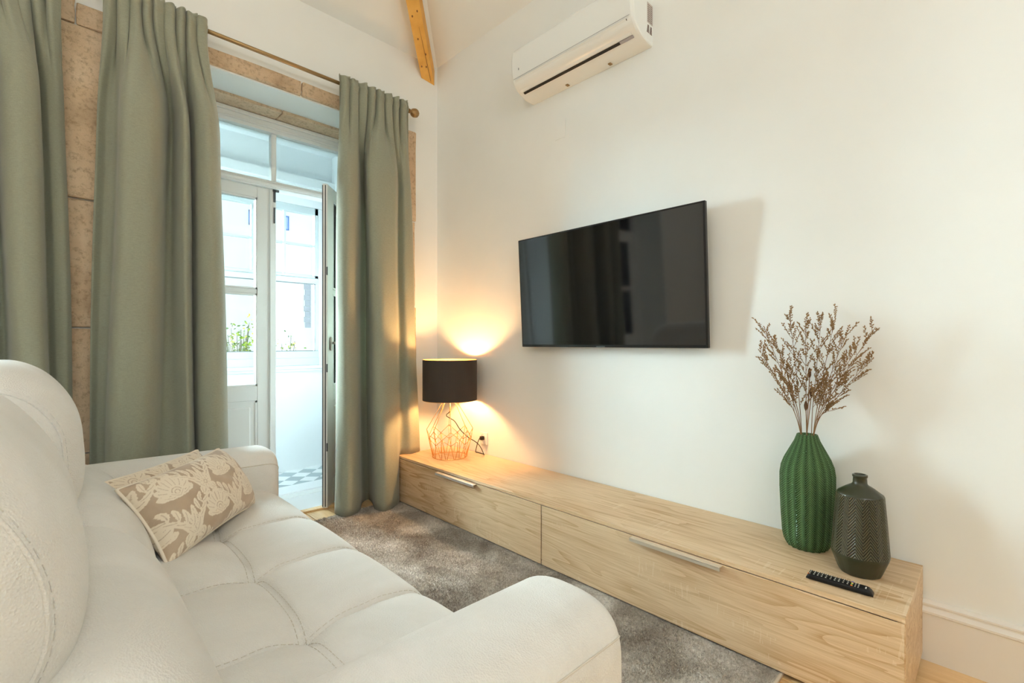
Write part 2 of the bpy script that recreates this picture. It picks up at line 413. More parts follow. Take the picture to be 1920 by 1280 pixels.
# ---------------- glazed gallery outside
YG = 4.66; GX0, GX1 = -3.0, 2.03
gf = boxes('floor_gallery', [(GX0, GX1+0.1, YO, YG+0.1, -0.12, -0.02)], M_gallery); setp(gf, **S)
M_tw = mat('tile_white', (0.80,0.82,0.82), 0.4); M_tg = mat('tile_grey', (0.30,0.35,0.37), 0.4)
ts = 0.128
bmt = bmesh.new(); bm_box(bmt, -ts/2+0.001, ts/2-0.001, -ts/2+0.001, ts/2-0.001, -0.02, 0.0, 0.001, 1)
me_w = bm_mesh('tile', bmt); me_w.materials.append(M_tw); me_g = me_w.copy(); me_g.materials.clear(); me_g.materials.append(M_tg)
org = Fv*4.45 + Rv*(-1.925)
for i in range(-16, 14):
    for j in range(-14, 16):
        p = org + Rv*(i*ts) + Fv*(j*ts)
        if 0.35 < p.x < GX1-0.09 and YO+0.09 < p.y < YG-0.091:
            o = bpy.data.objects.new('tile', me_g if (i+j) % 2 == 0 else me_w); COL.objects.link(o); o.parent = gf
            o.location = (p.x, p.y, 0); o.rotation_euler = (0, 0, -YAW)
        elif 0.35 < p.x < GX1 and YO < p.y < YG:
            # edge tiles cut to the walls
            bm = bmesh.new(); bm_box(bm, -ts/2+0.001, ts/2-0.001, -ts/2+0.001, ts/2-0.001, -0.02, 0.0, 0, 1, 0, Matrix.Translation((p.x, p.y, 0)) @ Matrix.Rotation(-YAW, 4, 'Z'))
            for co_, no in (((0, YG-0.002, 0), (0,1,0)), ((0, YO+0.017, 0), (0,-1,0)), ((GX1-0.002, 0, 0), (1,0,0))):
                bmesh.ops.bisect_plane(bm, geom=bm.verts[:]+bm.edges[:]+bm.faces[:], plane_co=co_, plane_no=no, clear_outer=True)
            if len(bm.faces): link('tile', bm_mesh('tile', bm), M_tg if (i+j) % 2 == 0 else M_tw, gf)
            else: bm.free()
gw = boxes('wall_gallery', [(GX0, GX1+0.1, YG, YG+0.10, -0.12, 0.97), (GX0, GX1+0.1, YG, YG+0.10, 2.52, 3.05), (GX1, GX1+0.1, YO, YG, -0.12, 0.97), (GX1, GX1+0.1, YO, YG, 2.52, 3.05),
        (GX0-0.1, GX0, YO, YG+0.1, -0.12, 3.05), (1.90, GX1+0.1, YG+0.02, YG+0.10, 0.97, 2.52)], M_gallery); setp(gw, **S)
gc = boxes('ceiling_gallery', [(GX0-0.1, GX1+0.1, YO, YG+0.1, 3.05, 3.12), (GX0, GX1, YG-0.07, YG, 2.70, 2.78), (GX0, GX1, YG-0.035, YG, 2.655, 2.70)], M_gallery); setp(gc, **S)
tg = boxes('trim_3', [(GX0, GX1, YG-0.04, YG, 0.955, 0.985), (GX0, GX1, YG-0.02, YG, 0.93, 0.955)], M_white, bev=0.004); setp(tg, **S)
M_gframe = mat('gallery_frame_backlit', (0.46,0.51,0.52), 0.5, spec=0.2)  # white frames greyed: their backlit shade is put into the base colour
def window_unit(name, xa, xb, n_mull):
    wv = empty(name, (0, YG+0.03, 0)); setp(wv, **S)
    f = 0.035
    bm = bmesh.new(); y0, y1 = -0.02, 0.03
    L = [(xa, xb, y0-0.01, y1, 0.985, 1.125), (xa, xb, y0-0.02, y1, 0.985, 1.06), (xa, xa+f, y0, y1, 1.125, 2.52), (xb-f, xb, y0, y1, 1.125, 2.52),
         (xa, xb, y0-0.01, y1, 1.775, 1.83), (xa, xb, y0, y1, 1.83, 1.862), (xa, xb, y0, y1, 2.45, 2.52)]
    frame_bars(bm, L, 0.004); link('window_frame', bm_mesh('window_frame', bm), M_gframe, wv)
    step = (xb-xa-2*f)/n_mull
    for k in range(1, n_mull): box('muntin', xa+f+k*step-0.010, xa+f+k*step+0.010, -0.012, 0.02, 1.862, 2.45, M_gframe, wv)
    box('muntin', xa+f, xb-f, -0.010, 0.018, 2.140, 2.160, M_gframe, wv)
    bm = bmesh.new()
    for q in ((xa+f, xb-f, 1.122, 1.128), (xa+f, xb-f, 1.770, 1.776)): bm_box(bm, q[0], q[1], y0-0.012, y0-0.009, q[2], q[3])
    for q in (xa+f, xb-f-0.004): bm_box(bm, q, q+0.004, y0-0.003, y0+0.001, 1.125, 1.775)
    link('gasket', bm_mesh('gasket', bm), M_dgrey, wv)
    for k in range(n_mull):
        for za, zb in ((1.862, 2.14), (2.16, 2.45)):
            box('pane', xa+f+k*step+0.01, xa+f+(k+1)*step-0.01, 0.0, 0.004, za, zb, M_glass, wv)
    box('pane', xa+f, xb-f, 0.0, 0.004, 1.125, 1.775, M_glass, wv)
window_unit('window_1', 0.72, 1.90, 4)
window_unit('window_2', -0.46, 0.72, 4)
window_unit('window_3', -1.64, -0.46, 4)
window_unit('window_4', -2.82, -1.64, 4)
we = empty('window_5', (GX1+0.03, 0, 0)); setp(we, **S)
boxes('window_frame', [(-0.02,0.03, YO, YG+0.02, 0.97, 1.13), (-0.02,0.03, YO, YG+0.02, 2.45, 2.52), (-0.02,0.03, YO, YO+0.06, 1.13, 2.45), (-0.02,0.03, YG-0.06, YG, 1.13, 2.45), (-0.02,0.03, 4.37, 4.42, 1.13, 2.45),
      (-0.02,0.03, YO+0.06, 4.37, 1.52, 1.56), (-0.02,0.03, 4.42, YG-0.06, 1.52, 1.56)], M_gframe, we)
for a, b in ((YO+0.06, 4.37), (4.42, YG-0.06)):
    for c, d in ((1.13, 1.52), (1.56, 2.45)): box('pane', 0.0, 0.004, a, b, c, d, M_glass, we)

# ---------------- pine hip beam
M_b = [(2.235,3.425),(2.365,3.410),(2.368,3.535),(2.24,3.55)]
dv = Vector((-0.719, -0.695, 0.53))
V = []; F = []
for t in (0.0, 2.6):
    for (bx, bz) in M_b:
        V.append(Vector((bx, Y1-0.001, bz)) + dv*t)
F = [(0,1,2,3),(7,6,5,4),(0,4,5,1),(1,5,6,2),(2,6,7,3),(3,7,4,0)]
bmn = link('roof_beam', pymesh('roof_beam', V, F), M_pine)
setp(bmn, 'orange pine roof beam running up from the white corner above the curtains', 'beam')
for k, (s_, t_) in enumerate(((0.22,0.10),(0.6,0.12),(0.35,0.30),(0.25,0.44),(0.7,0.50),(0.4,0.62),(0.2,0.70),(0.75,0.22))):
    p0 = V[0].lerp(V[1], s_) + dv*t_; nb = (V[1]-V[0]).cross(dv).normalized()
    if nb.z > 0: nb = -nb
    t1 = dv.normalized(); t2 = nb.cross(t1)
    ring = [p0 + nb*0.0012 + (t1*math.cos(a)*1.5 + t2*math.sin(a))*0.006 for a in [2*PI*i/10 for i in range(10)]]
    link('knot', pymesh('knot', ring, [tuple(range(10))]), M_knot, bmn)
p0 = V[0].lerp(V[1], 0.78) + Vector((0,0,-0.0014)); cr = [p0 + dv*t + Vector((-0.05*t,0,0)) for t in (0.02, 0.15, 0.28, 0.40)]
tube('crack', cr, [0.0015,0.002,0.0015,0.0006], M_knot, bmn, 5)

# ================================================================== OUTSIDE (across the courtyard)
gr = box('ground', -30, 40, YG+0.5, 70, -3.7, -3.5, mat('courtyard_ground', (0.16,0.17,0.15), 0.9)); setp(gr, **S)
M_fac = mat('facade_white', (0.70,0.72,0.71), 0.8)
fb = empty('facade_building', (6.5, 16.0, -3.5))
setp(fb, 'pale white building across the courtyard seen through the balcony glazing', 'building')
box('facade_wall', -5.2, 5.0, 0, 3.0, 0, 9.6, M_fac, fb)
M_blue = mat('blue_frame', (0.10,0.20,0.48), 0.6); M_pan = mat('far_glass', (0.35,0.45,0.6), 0.1)
for px, py in ((472, 408), (536, 418), (498, 412)):
    p = onY(px, py, 16.0)
    wo = boxes('window', [(-0.09,-0.055,-0.03,0.0,-0.22,0.22),(0.055,0.09,-0.03,0.0,-0.22,0.22),(-0.09,0.09,-0.03,0.0,0.19,0.23),(-0.09,0.09,-0.03,0.0,-0.23,-0.19)], M_blue, fb)
    wo.location = (p.x-6.5, 0, p.z+3.5)
    box('pane', -0.055, 0.055, -0.012, -0.004, -0.19, 0.19, M_pan, wo)
M_quoin = mat('grey_quoin', (0.30,0.32,0.36), 0.9)
for k in range(8):
    p = onY(577, 538+k*10.2, 16.0)
    box('quoin_stone', p.x-6.5-(0.09 if k % 2 else 0.12), p.x-6.5+0.09, -0.03, 0.0, p.z+3.5-0.085, p.z+3.5+0.085, M_quoin, fb)
def leaf_mat(name, c): return mat(name, c, 0.9, spec=0.0)
M_lf = leaf_mat('leaf_yellow_green', (0.13,0.16,0.015)); M_lf2 = leaf_mat('leaf_green', (0.055,0.10,0.012)); M_bark = mat('bark', (0.08,0.065,0.05), 0.9, spec=0)
def shrub(base, top, spread, nbr, label, seed):
    r = random.Random(seed); root = empty('courtyard_tree', base); setp(root, label, 'tree')
    Vb, Fb = [], []; LV, LF, LM = [], [], []
    H = top - base[2]
    tube_vf([(0,0,0),(0.03,0,H*0.5),(0,0.02,H-1.2)], [0.06,0.04,0.025], 6, Vb, Fb)
    for b in range(nbr):
        a = r.uniform(0, 2*PI); hz = H - r.uniform(1.15, 1.5)
        tipr = r.uniform(0.2, 1.0)*spread; tz = H - 0.75*(tipr/spread)**1.4 - r.uniform(0.0, 0.22)
        p0 = Vector((0,0,hz)); p2 = Vector((math.cos(a)*tipr, math.sin(a)*tipr, tz)); p1 = p0.lerp(p2, 0.5)+Vector((0,0,-0.05))
        pts = [p0, p1, p2]; tube_vf(pts, [0.014,0.009,0.004], 4, Vb, Fb)
        for k in range(34):
            t = r.uniform(0.25, 1.05); q = p0.lerp(p2, t) + Vector((r.gauss(0,.07), r.gauss(0,.07), r.gauss(0,.06)))
            d = Vector((r.gauss(0,1), r.gauss(0,1), r.uniform(-.3,1))).normalized(); s_ = d.cross(Vector((r.gauss(0,1),r.gauss(0,1),r.gauss(0,1)))).normalized()
            l = r.uniform(0.035, 0.06); i0 = len(LV)
            LV += [q, q+d*l*0.5+s_*l*0.28, q+d*l, q+d*l*0.5-s_*l*0.28]; LF.append((i0,i0+1,i0+2,i0+3)); LM.append(0 if r.random() < 0.6 else 1)
    link('trunk', pymesh('trunk', Vb, Fb), M_bark, root)
    me = pymesh('foliage', LV, LF); me.materials.append(M_lf); me.materials.append(M_lf2)
    me.polygons.foreach_set('material_index', LM); fo = link('foliage', me, None, root); fo['kind'] = 'stuff'
p = onY(447, 600, 7.2); shrub((p.x, 7.2, -3.5), p.z+0.10, 0.62, 42, 'leafy yellow-green tree top seen through the closed door leaf', 3)
p = onY(536, 612, 7.6); shrub((p.x, 7.6, -3.5), p.z+0.04, 0.36, 9, 'sparse yellow-green tree top seen through the open doorway', 5)

# ================================================================== CABINET
cb = empty('tv_cabinet', (1.89, 1.683, 0))
setp(cb, 'long low light oak cabinet with two drawer fronts along the white wall', 'cabinet')
L2 = 1.49; cz = 0.35; CW = 0.500
box('top_panel', 0.0, CW, -L2, L2, cz-0.018, cz, M_oak, cb, bev=0.0012, seg=1)
box('side_panel', 0.0, CW, -L2, -L2+0.02, 0.028, cz-0.0185, M_oak, cb, bev=0.001, seg=1)
box('side_panel', 0.0, CW, L2-0.02, L2, 0.028, cz-0.0185, M_oak, cb, bev=0.001, seg=1)
box('back_panel', CW-0.012, CW, -L2+0.021, L2-0.021, 0.028, cz-0.019, M_oak, cb)
box('plinth', 0.05, CW-0.02, -L2+0.02, L2-0.02, 0.0, 0.027, M_dark, cb)
box('bottom_panel', 0.022, CW-0.013, -L2+0.021, L2-0.021, 0.028, 0.046, M_oak, cb)
for k, (a, b) in enumerate(((-L2+0.002, 0.0145), (0.0205, L2-0.002))):
    df = empty('drawer', (0, 0, 0), 0, cb)
    box('drawer_front', -0.006, 0.0-0.0005, a, b, 0.016, cz-0.0192, M_oak, df, bev=0.001, seg=1)
    mc = (a+b)/2
    bm = bmesh.new(); bm_box(bm, -0.034, -0.0065, mc-0.20, mc+0.20, cz-0.0235, cz-0.0195, 0.001, 1); bm_box(bm, -0.034, -0.031, mc-0.20, mc+0.20, cz-0.035, cz-0.024)
    link('handle', bm_mesh('handle', bm), M_alu if k else M_alu_refl, df)

# ================================================================== TELEVISION
tv = empty('television', (2.33, 1.627, 1.175)); tv.rotation_euler = (0, -math.radians(3.2), 0)
setp(tv, 'large flat black television tilted forward on the white wall', 'television')
W2 = 0.64; Ht = 0.722
box('case', -0.012, 0.012, -W2, W2, 0.0, Ht, M_bez, tv, bev=0.003, seg=2)
box('back_cover', 0.012, 0.045, -W2+0.15, W2-0.15, 0.06, Ht-0.18, M_bez, tv, bev=0.01, seg=2)
box('screen', -0.0128, -0.0118, -W2+0.010, W2-0.010, 0.016, Ht-0.010, M_tv, tv)
box('logo_plate', -0.0145, -0.012, -0.03-0.005, 0.03-0.005, 0.001, 0.0075, M_grey, tv)
box('wall_bracket', 0.045, 0.058, -0.2, 0.2, 0.12, 0.48, M_bez, tv)

# ================================================================== AIR CONDITIONER
ac = empty('air_conditioner', (X1, 1.785, 2.84))
setp(ac, 'white wall-mounted air conditioner unit high above the television', 'air conditioner')
Wd = 0.455
prof = catmull([(0,0.004),(-0.05,0.004),(-0.098,0.012),(-0.14,0.030),(-0.172,0.048),(-0.196,0.075),(-0.208,0.115),(-0.214,0.17),(-0.214,0.23),(-0.206,0.272),(-0.185,0.298),(-0.14,0.306),(-0.07,0.307),(0,0.307)], 4)
n = len(prof); V = []; F = []
ys = [(-Wd, 0.90), (-Wd+0.004, 0.975), (-Wd+0.014, 1.0), (Wd-0.014, 1.0), (Wd-0.004, 0.975), (Wd, 0.90)]
for (y, s_) in ys:
    for (px_, pz) in prof: V.append((px_*s_ if abs(px_) > 1e-6 else 0, y, 0.155+(pz-0.155)*(0.5+0.5*s_)))
for i in range(len(ys)-1):
    for k in range(n-1): F.append((i*n+k, i*n+k+1, (i+1)*n+k+1, (i+1)*n+k))
F.append(tuple(range(n))); F.append(tuple((len(ys)-1)*n+k for k in range(n))[::-1])
F.append((0, n, 2*n, 3*n, 4*n, 5*n)); F.append((n-1, 2*n-1, 3*n-1, 4*n-1, 5*n-1, 6*n-1)[::-1])
acb = link('body', pymesh('body', V, F), M_acw, ac, smooth=False)
def strip(name, p, q, y0, y1, th, m, parent):
    """thin slab lying on the profile between points p and q (x,z), lifted th outwards"""
    p = Vector((p[0],0,p[1])); q = Vector((q[0],0,q[1])); d = (q-p).normalized(); nn = Vector((d.z, 0, -d.x))
    if nn.z > 0: nn = -nn
    V = []
    for y in (y0, y1):
        for a in (p - nn*0.004, q - nn*0.004, q + nn*th, p + nn*th): V.append((a.x, y, a.z))
    return link(name, pymesh(name, V, [(0,1,2,3),(7,6,5,4),(0,4,5,1),(1,5,6,2),(2,6,7,3),(3,7,4,0)]), m, parent)
strip('flap', (-0.203,0.088), (-0.142,0.030), -Wd+0.045, Wd-0.030, 0.004, M_acw, ac)
strip('air_slot', (-0.137,0.027), (-0.124,0.021), -Wd+0.125, Wd-0.045, 0.0045, M_dark, ac)
strip('louvre_end', (-0.138,0.028), (-0.123,0.021), -Wd+0.042, -Wd+0.125, 0.0047, M_acg, ac)
strip('flap_gap', (-0.20,0.086), (-0.168,0.054), -Wd+0.041, -Wd+0.0445, 0.0045, M_dark, ac)
tube('panel_seam', [(-0.2085,-Wd+0.02,0.093), (-0.2085,Wd-0.02,0.093)], 0.0012, M_acg, ac, 6)
for y in (-0.20, 0.12):
    bm = bmesh.new(); bm_box(bm, -0.012, 0.012, -0.010, 0.010, 0, 0.006, 0.002, 1)
    o = link('clip', bm_mesh('clip', bm), M_brass, ac, (-0.035, y, -0.002))
box('indicator', -0.2155, -0.2125, Wd-0.075, Wd-0.070, 0.135, 0.148, M_acg, ac)
# rating stickers on the near end
st = box('sticker', -0.060, -0.004, -Wd-0.0015, -Wd-0.0002, 0.115, 0.225, mat('sticker_grey', (0.50,0.45,0.42), 0.5), ac)
M_ink = mat('sticker_ink', (0.22,0.17,0.16), 0.6)
bm = bmesh.new()
for r_ in range(9):
    for c_ in range(2): bm_box(bm, -0.056+c_*0.026, -0.036+c_*0.026, -Wd-0.0022, -Wd-0.0014, 0.122+r_*0.011, 0.126+r_*0.011)
link('sticker_print', bm_mesh('sticker_print', bm), M_ink, ac)
bm = bmesh.new()
for r_ in range(5):
    for c_ in range(2): bm_box(bm, -0.064+c_*0.030+0.002*r_, -0.042+c_*0.030, -Wd-0.0018, -Wd+0.0005, 0.060+r_*0.009, 0.066+r_*0.009)
link('warning_print', bm_mesh('warning_print', bm), M_ink, ac)

# blank cover plate on the wall
p = onX(1051, 243, X1)
cp = box('cover_plate', X1-0.004, X1-0.0002, p.y-0.045, p.y+0.045, p.z-0.06, p.z+0.06, M_wall, bev=0.0015)
setp(cp, 'small blank white cover plate on the wall below the air conditioner', 'cover plate')

# ================================================================== CURTAINS AND RODS
RODZ = 3.04; RODY = 3.25
def rod(xa, xb, fl_, fr_, label, braX):
    r = empty('curtain_rod', (xa, RODY, RODZ)); setp(r, label, 'curtain rod')
    tube('rod', [(0,0,0), (xb-xa,0,0)], 0.0125, M_brass, r, 16)
    for flag, x in ((fl_, -0.02), (fr_, xb-xa+0.02)):
        if not flag: continue
        s_ = 1 if x > 0 else -1
        pr = catmull([(0.0125,-0.02),(0.017,-0.018),(0.017,-0.008),(0.012,0.0),(0.024,0.010),(0.033,0.028),(0.034,0.042),(0.026,0.062),(0.012,0.072),(0.0005,0.075)], 4)
        V, F = lathe_me('finial', pr, 32, lambda a, r_, z: 1+0.05*math.cos(8*a)*(z > 0.005))
        o = link('finial', pymesh('finial', V, F), M_brass, r, (x, 0, 0), smooth=True); o.rotation_euler = (0, s_*PI/2, 0)
    for bx in braX:
        tube('bracket', [(bx-xa, 0, -0.013), (bx-xa, 0.05, -0.02), (bx-xa, 0.118, -0.02)], 0.006, M_brass, r, 10)
rod(0.17, 2.035, False, True, 'aged brass curtain rod with ribbed ball finial above the balcony door', (0.40, 1.98))
rod(-2.0, 0.12, True, False, 'aged brass curtain rod holding the leftmost curtain', (-1.95, 0.02))

def curtain(label, pts, gtop, zb_fn, nru, seed, ztop=3.095, name='curtain'):
    """pts: (px_hi, px_lo, Yhi, Ylo) plan shape at two image heights; gtop: (Xa,Xb) gathered heading"""
    r = random.Random(seed); SUB = 16
    hi = []; lo = []
    for (ph, pl, yh, yl) in pts:
        yh = min(3.337, 3.225+(yh-3.225)*1.3); yl = min(3.337, 3.225+(yl-3.225)*1.25)
        hi.append((onY(ph, 600, yh).x, yh)); lo.append((onY(pl, 600, yl).x, yl))
    H = catmull(hi, SUB); Lo = catmull(lo, SUB); n = len(H)
    # gathered heading: parametrised evenly, ruffles in Y
    t = np.linspace(0, 1, n); ph = np.cumsum(np.array([r.uniform(0.7, 1.3) for _ in range(n)])); ph = (ph-ph[0])/(ph[-1]-ph[0])
    amp = 0.026
    G = np.stack([gtop[0]+(gtop[1]-gtop[0])*t + 0.012*np.sin(ph*2*PI*nru*1.0+1.2), RODY-0.022+amp*np.sin(ph*2*PI*nru)+0.006*np.sin(ph*2*PI*nru*2.3+1)], 1)
    zs = list(np.linspace(ztop, 2.98, 8)) + list(np.linspace(2.95, 2.45, 16)) + list(np.linspace(2.40, 0.0, 44))
    V = []; F = []
    wav = [r.uniform(0, 6.28) for _ in range(4)]
    for k, z in enumerate(zs):
        for i in range(n):
            zb = zb_fn(H[i][0], Lo[i][0], i/(n-1))
            zz = ztop - (ztop-z)*(ztop-zb)/ztop
            q = min(1.0, max(0.0, (2.75-zz)/2.75))       # 0 near top, 1 at floor
            base = H[i]*(1-q) + Lo[i]*q
            g = min(1.0, max(0.0, (zz-2.42)/(2.99-2.42))); g = g*g*(3-2*g)
            p2 = base*(1-g) + G[i]*g
            yy = p2[1]
            if zz > 2.985:                               # rod pocket and free ruffle above it
                e = (zz-RODZ)
                yy = p2[1] - 0.010*max(0, 1-(abs(e)/0.02)**2) + (0.010*math.sin(ph[i]*2*PI*nru*1.7)*max(0, (zz-3.055)/0.04))
                if zz > ztop-0.004: zz += 0.010*math.sin(ph[i]*2*PI*nru+0.6)
            yy += 0.003*math.sin(zz*5+wav[0]+i*0.05)*(1-g)
            xx = p2[0] + 0.004*math.sin(zz*3.1+wav[1]+i*0.04)*(1-g)
            V.append((xx, yy, zz))
    for k in range(len(zs)-1):
        for i in range(n-1): F.append((k*n+i, k*n+i+1, (k+1)*n+i+1, (k+1)*n+i))
    me = pymesh(name, V, F); o = link(name, me, M_cloth, smooth=True)
    md = o.modifiers.new('thick', 'SOLIDIFY'); md.thickness = 0.004; md.offset = 0
    setp(o, label, 'curtain'); return o
def gx(px): return onY(px, 100, RODY).x
curtain('sage green curtain on the right side of the balcony door, resting on the cabinet',
    [(640,631,3.30,3.31), (633,629,3.22,3.22), (652,650,3.155,3.13), (669,672,3.19,3.17), (674,678,3.28,3.28), (682,690,3.315,3.31), (685,698,3.26,3.24), (690,706,3.17,3.12), (712,724,3.15,3.06), (738,742,3.165,3.10),
     (743,747,3.21,3.12), (745,752,3.26,3.17), (755,772,3.22,3.14), (766,788,3.24,3.16), (767,789,3.29,3.20)], (gx(632), gx(764)),
    lambda xh, xl, u: 0.354 if xl > 1.885 else 0.012, 8.5, 11)
curtain('wide sage green curtain hanging left of the balcony door behind the sofa arm',
    [(188,170,3.32,3.32), (184,162,3.27,3.27), (202,176,3.29,3.28), (224,190,3.27,3.26), (231,193,3.16,3.17), (250,215,3.125,3.12), (290,262,3.14,3.12), (311,284,3.20,3.18), (318,296,3.29,3.22), (325,322,3.31,3.20), (330,348,3.24,3.16), (340,360,3.17,3.165), (350,366,3.18,3.22),
     (354,370,3.29,3.28), (366,380,3.21,3.19), (388,404,3.155,3.15), (405,424,3.18,3.17), (411,432,3.24,3.24), (406,426,3.30,3.30)], (gx(188), gx(391)),
    lambda xh, xl, u: 0.012, 9.5, 12)
curtain('leftmost sage green curtain at the edge of the picture',
    [(-150,-150,3.27,3.27), (-110,-95,3.14,3.14), (-60,-45,3.16,3.16), (-30,-5,3.27,3.26), (-12,28,3.29,3.29), (-2,42,3.17,3.18), (22,66,3.13,3.13), (56,95,3.145,3.14), (66,105,3.18,3.19), (68,110,3.27,3.28), (85,124,3.245,3.26), (106,138,3.25,3.25), (118,144,3.28,3.28)], (gx(-150), gx(118)),
    lambda xh, xl, u: 0.012, 8.5, 13)

# ================================================================== TABLE LAMP
LX, LY = 2.155, 2.868
lp = empty('table_lamp', (LX, LY, cz)); setp(lp, 'table lamp with black drum shade on a copper wire cage base', 'lamp')
M_shade_out = mat('black_shade', (0.055,0.042,0.034), 0.75, spec=0.2); M_shade_in = mat('gold_lining', (0.90,0.56,0.22), 0.35, 0.5)
z0s, z1s, rs = 0.425, 0.725, 0.203
V = []; F = []; n = 72
for (r_, z) in ((rs, z0s), (rs, z1s), (rs-0.003, z1s), (rs-0.003, z0s)):
    for i in range(n): a = 2*PI*i/n; V.append((r_*math.cos(a), r_*math.sin(a), z))
for k in range(4):
    for i in range(n):
        j = (i+1) % n; F.append((k*n+i, k*n+j, ((k+1) % 4)*n+j, ((k+1) % 4)*n+i))
me = pymesh('lamp_shade', V, F); me.materials.append(M_shade_out); me.materials.append(M_shade_in)
me.polygons.foreach_set('material_index', [0]*n+[1]*n+[1]*n+[1]*n); link('lamp_shade', me, None, lp, smooth=False)
for z in (z0s, z1s): tube('shade_ring', [((rs-0.001)*math.cos(2*PI*i/48), (rs-0.001)*math.sin(2*PI*i/48), z) for i in range(48)], 0.0018, M_gold, lp, 6, True)
V, F = [], []
for a in (0.3, 0.3+2*PI/3, 0.3+4*PI/3): tube_vf([(0.022*math.cos(a), 0.022*math.sin(a), 0.47), ((rs-0.003)*math.cos(a), (rs-0.003)*math.sin(a), z0s+0.02)], 0.0018, 6, V, F)
link('shade_carrier', pymesh('shade_carrier', V, F), M_gold, lp, smooth=True)
NB = 8; wr_ = 0.0022
V, F = [], []
tube_vf([(0.128*math.cos(2*PI*i/48), 0.128*math.sin(2*PI*i/48), 0.0025) for i in range(48)], 0.0026, 6, V, F, closed=True)
tube_vf([(0.030*math.cos(2*PI*i/24), 0.030*math.sin(2*PI*i/24), 0.447) for i in range(24)], 0.0026, 6, V, F, closed=True)
def cyl(r_, a, z): return Vector((r_*math.cos(a), r_*math.sin(a), z))
for i in range(NB):
    a = 2*PI*i/NB + 0.18; b = a + PI/NB; c = a + 2*PI/NB
    T = cyl(0.030, a, 0.447); A_ = cyl(0.172, a, 0.208); B_ = cyl(0.168, b, 0.150); A2 = cyl(0.172, c, 0.208)
    T2 = cyl(0.030, b, 0.447); Cc_ = cyl(0.150, b, 0.235)
    for s_, e_ in ((T, A_), (A_, B_), (B_, A2), (B_, cyl(0.128, b-0.12, 0.003)), (B_, cyl(0.128, b+0.12, 0.003)), (A_, cyl(0.150, a, 0.105)), (cyl(0.150, a, 0.105), cyl(0.128, a+0.2, 0.003)), (cyl(0.150, a, 0.105), cyl(0.128, a-0.2, 0.003)),
                   (cyl(0.150, a, 0.105), B_), (cyl(0.150, c, 0.105), B_)):
        tube_vf([s_, e_], wr_, 6, V, F)
link('wire_cage', pymesh('wire_cage', V, F), M_gold, lp, smooth=True)
pr = [(0.0005,0.44),(0.030,0.44),(0.031,0.452),(0.019,0.456),(0.019,0.51),(0.015,0.512),(0.0005,0.512)]
V, F = lathe_me('socket', pr, 24); link('bulb_socket', pymesh('bulb_socket', V, F), M_cord, lp, smooth=False)
me_b = lathe_me('bulb', [(0.0005,0.513),(0.013,0.514),(0.014,0.528),(0.024,0.552),(0.029,0.575),(0.027,0.595),(0.016,0.612),(0.0005,0.617)], 24)
M_bulb = mat('bulb_glow', (1,0.8,0.5), 0.5); b_ = M_bulb.node_tree.nodes['Principled BSDF']
b_.inputs['Emission Color'].default_value = (1.0, 0.56, 0.22, 1); b_.inputs['Emission Strength'].default_value = 520
link('bulb', pymesh('bulb', *me_b), M_bulb, lp, smooth=True)
# cord: hangs inside the cage, leaves through it towards the wall socket
def L3(*p): return Vector(p)
sock = onX(908, 820, X1)
pc = [(LX,LY,cz+0.44), (LX+0.004,LY,cz+0.38), (LX-0.004,LY-0.01,cz+0.34), onX(837,779,2.165), onX(852,789,2.19), onX(862,804,2.22), onX(876,818,2.25), onX(893,829,2.29), onX(901,838,2.33), onX(907,851,2.362), onX(905,858,2.370)+Vector((0,-0.01,-0.003)),
      onX(896,856,2.374), onX(892,846,2.372), onX(895,832,2.37), onX(899,822,2.365), onX(903,819,2.372)]
pc = [Vector(p) for p in pc]
for q in pc: q.z = max(q.z, cz+0.004)
cd = tube('cord', [p-Vector((LX,LY,cz)) for p in catmull([tuple(p) for p in pc], 6).tolist() and [Vector(p) for p in catmull([tuple(p) for p in pc], 6)]], 0.0032, M_cord, lp, 8)
bm = bmesh.new(); bm_box(bm, -0.034, 0.0, -0.014, 0.014, -0.016, 0.014, 0.007, 3)
pl = link('plug', bm_mesh('plug', bm), M_cord, lp, (X1-0.006-LX, sock.y-LY, sock.z-cz), smooth=True)
so = empty('wall_socket', (X1, sock.y, sock.z)); setp(so, 'white wall socket behind the lamp with a black plug in it', 'socket')
box('socket_plate', -0.009, -0.0003, -0.041, 0.041, -0.052, 0.042, M_acw, so, bev=0.003, seg=2)
V, F = lathe_me('ring', [(0.031,0),(0.031,0.003),(0.027,0.003),(0.026,0.0005),(0.0005,0.0005)], 32)
o = link('socket_ring', pymesh('ring', V, F), M_acw, so, (-0.009,0,0), smooth=False); o.rotation_euler = (0, -PI/2, 0)

# ================================================================== VASES, REMOTE
def glassy_nodes(nt, b):
    tc = N(nt, 'ShaderNodeTexCoord'); sx = N(nt, 'ShaderNodeSeparateXYZ'); nt.links.new(tc.outputs['Object'], sx.inputs[0])
    ang = math_n(nt, 'ARCTAN2', sx.outputs[1], sx.outputs[0])
    rib = math_n(nt, 'ABSOLUTE', math_n(nt, 'SUBTRACT', math_n(nt, 'FRACT', math_n(nt, 'MULTIPLY', ang, 18/(2*PI))), 0.5))
    zz = math_n(nt, 'ADD', math_n(nt, 'MULTIPLY', sx.outputs[2], 105.0), math_n(nt, 'MULTIPLY', rib, -4.0))
    h = math_n(nt, 'SINE', math_n(nt, 'MULTIPLY', zz, 6.283)); bump(nt, b, h, 0.8, 0.003)
    kk = math_n(nt, 'ADD', math_n(nt, 'MULTIPLY', math_n(nt, 'ADD', h, 1.0), 0.28), math_n(nt, 'MULTIPLY', rib, 0.9))
    nt.links.new(ramp(nt, kk, [(0.1, (0.035,0.09,0.035)), (0.9, (0.25,0.42,0.20))]), b.inputs['Base Color'])  # highlights and shade of the rib relief put into the base colour
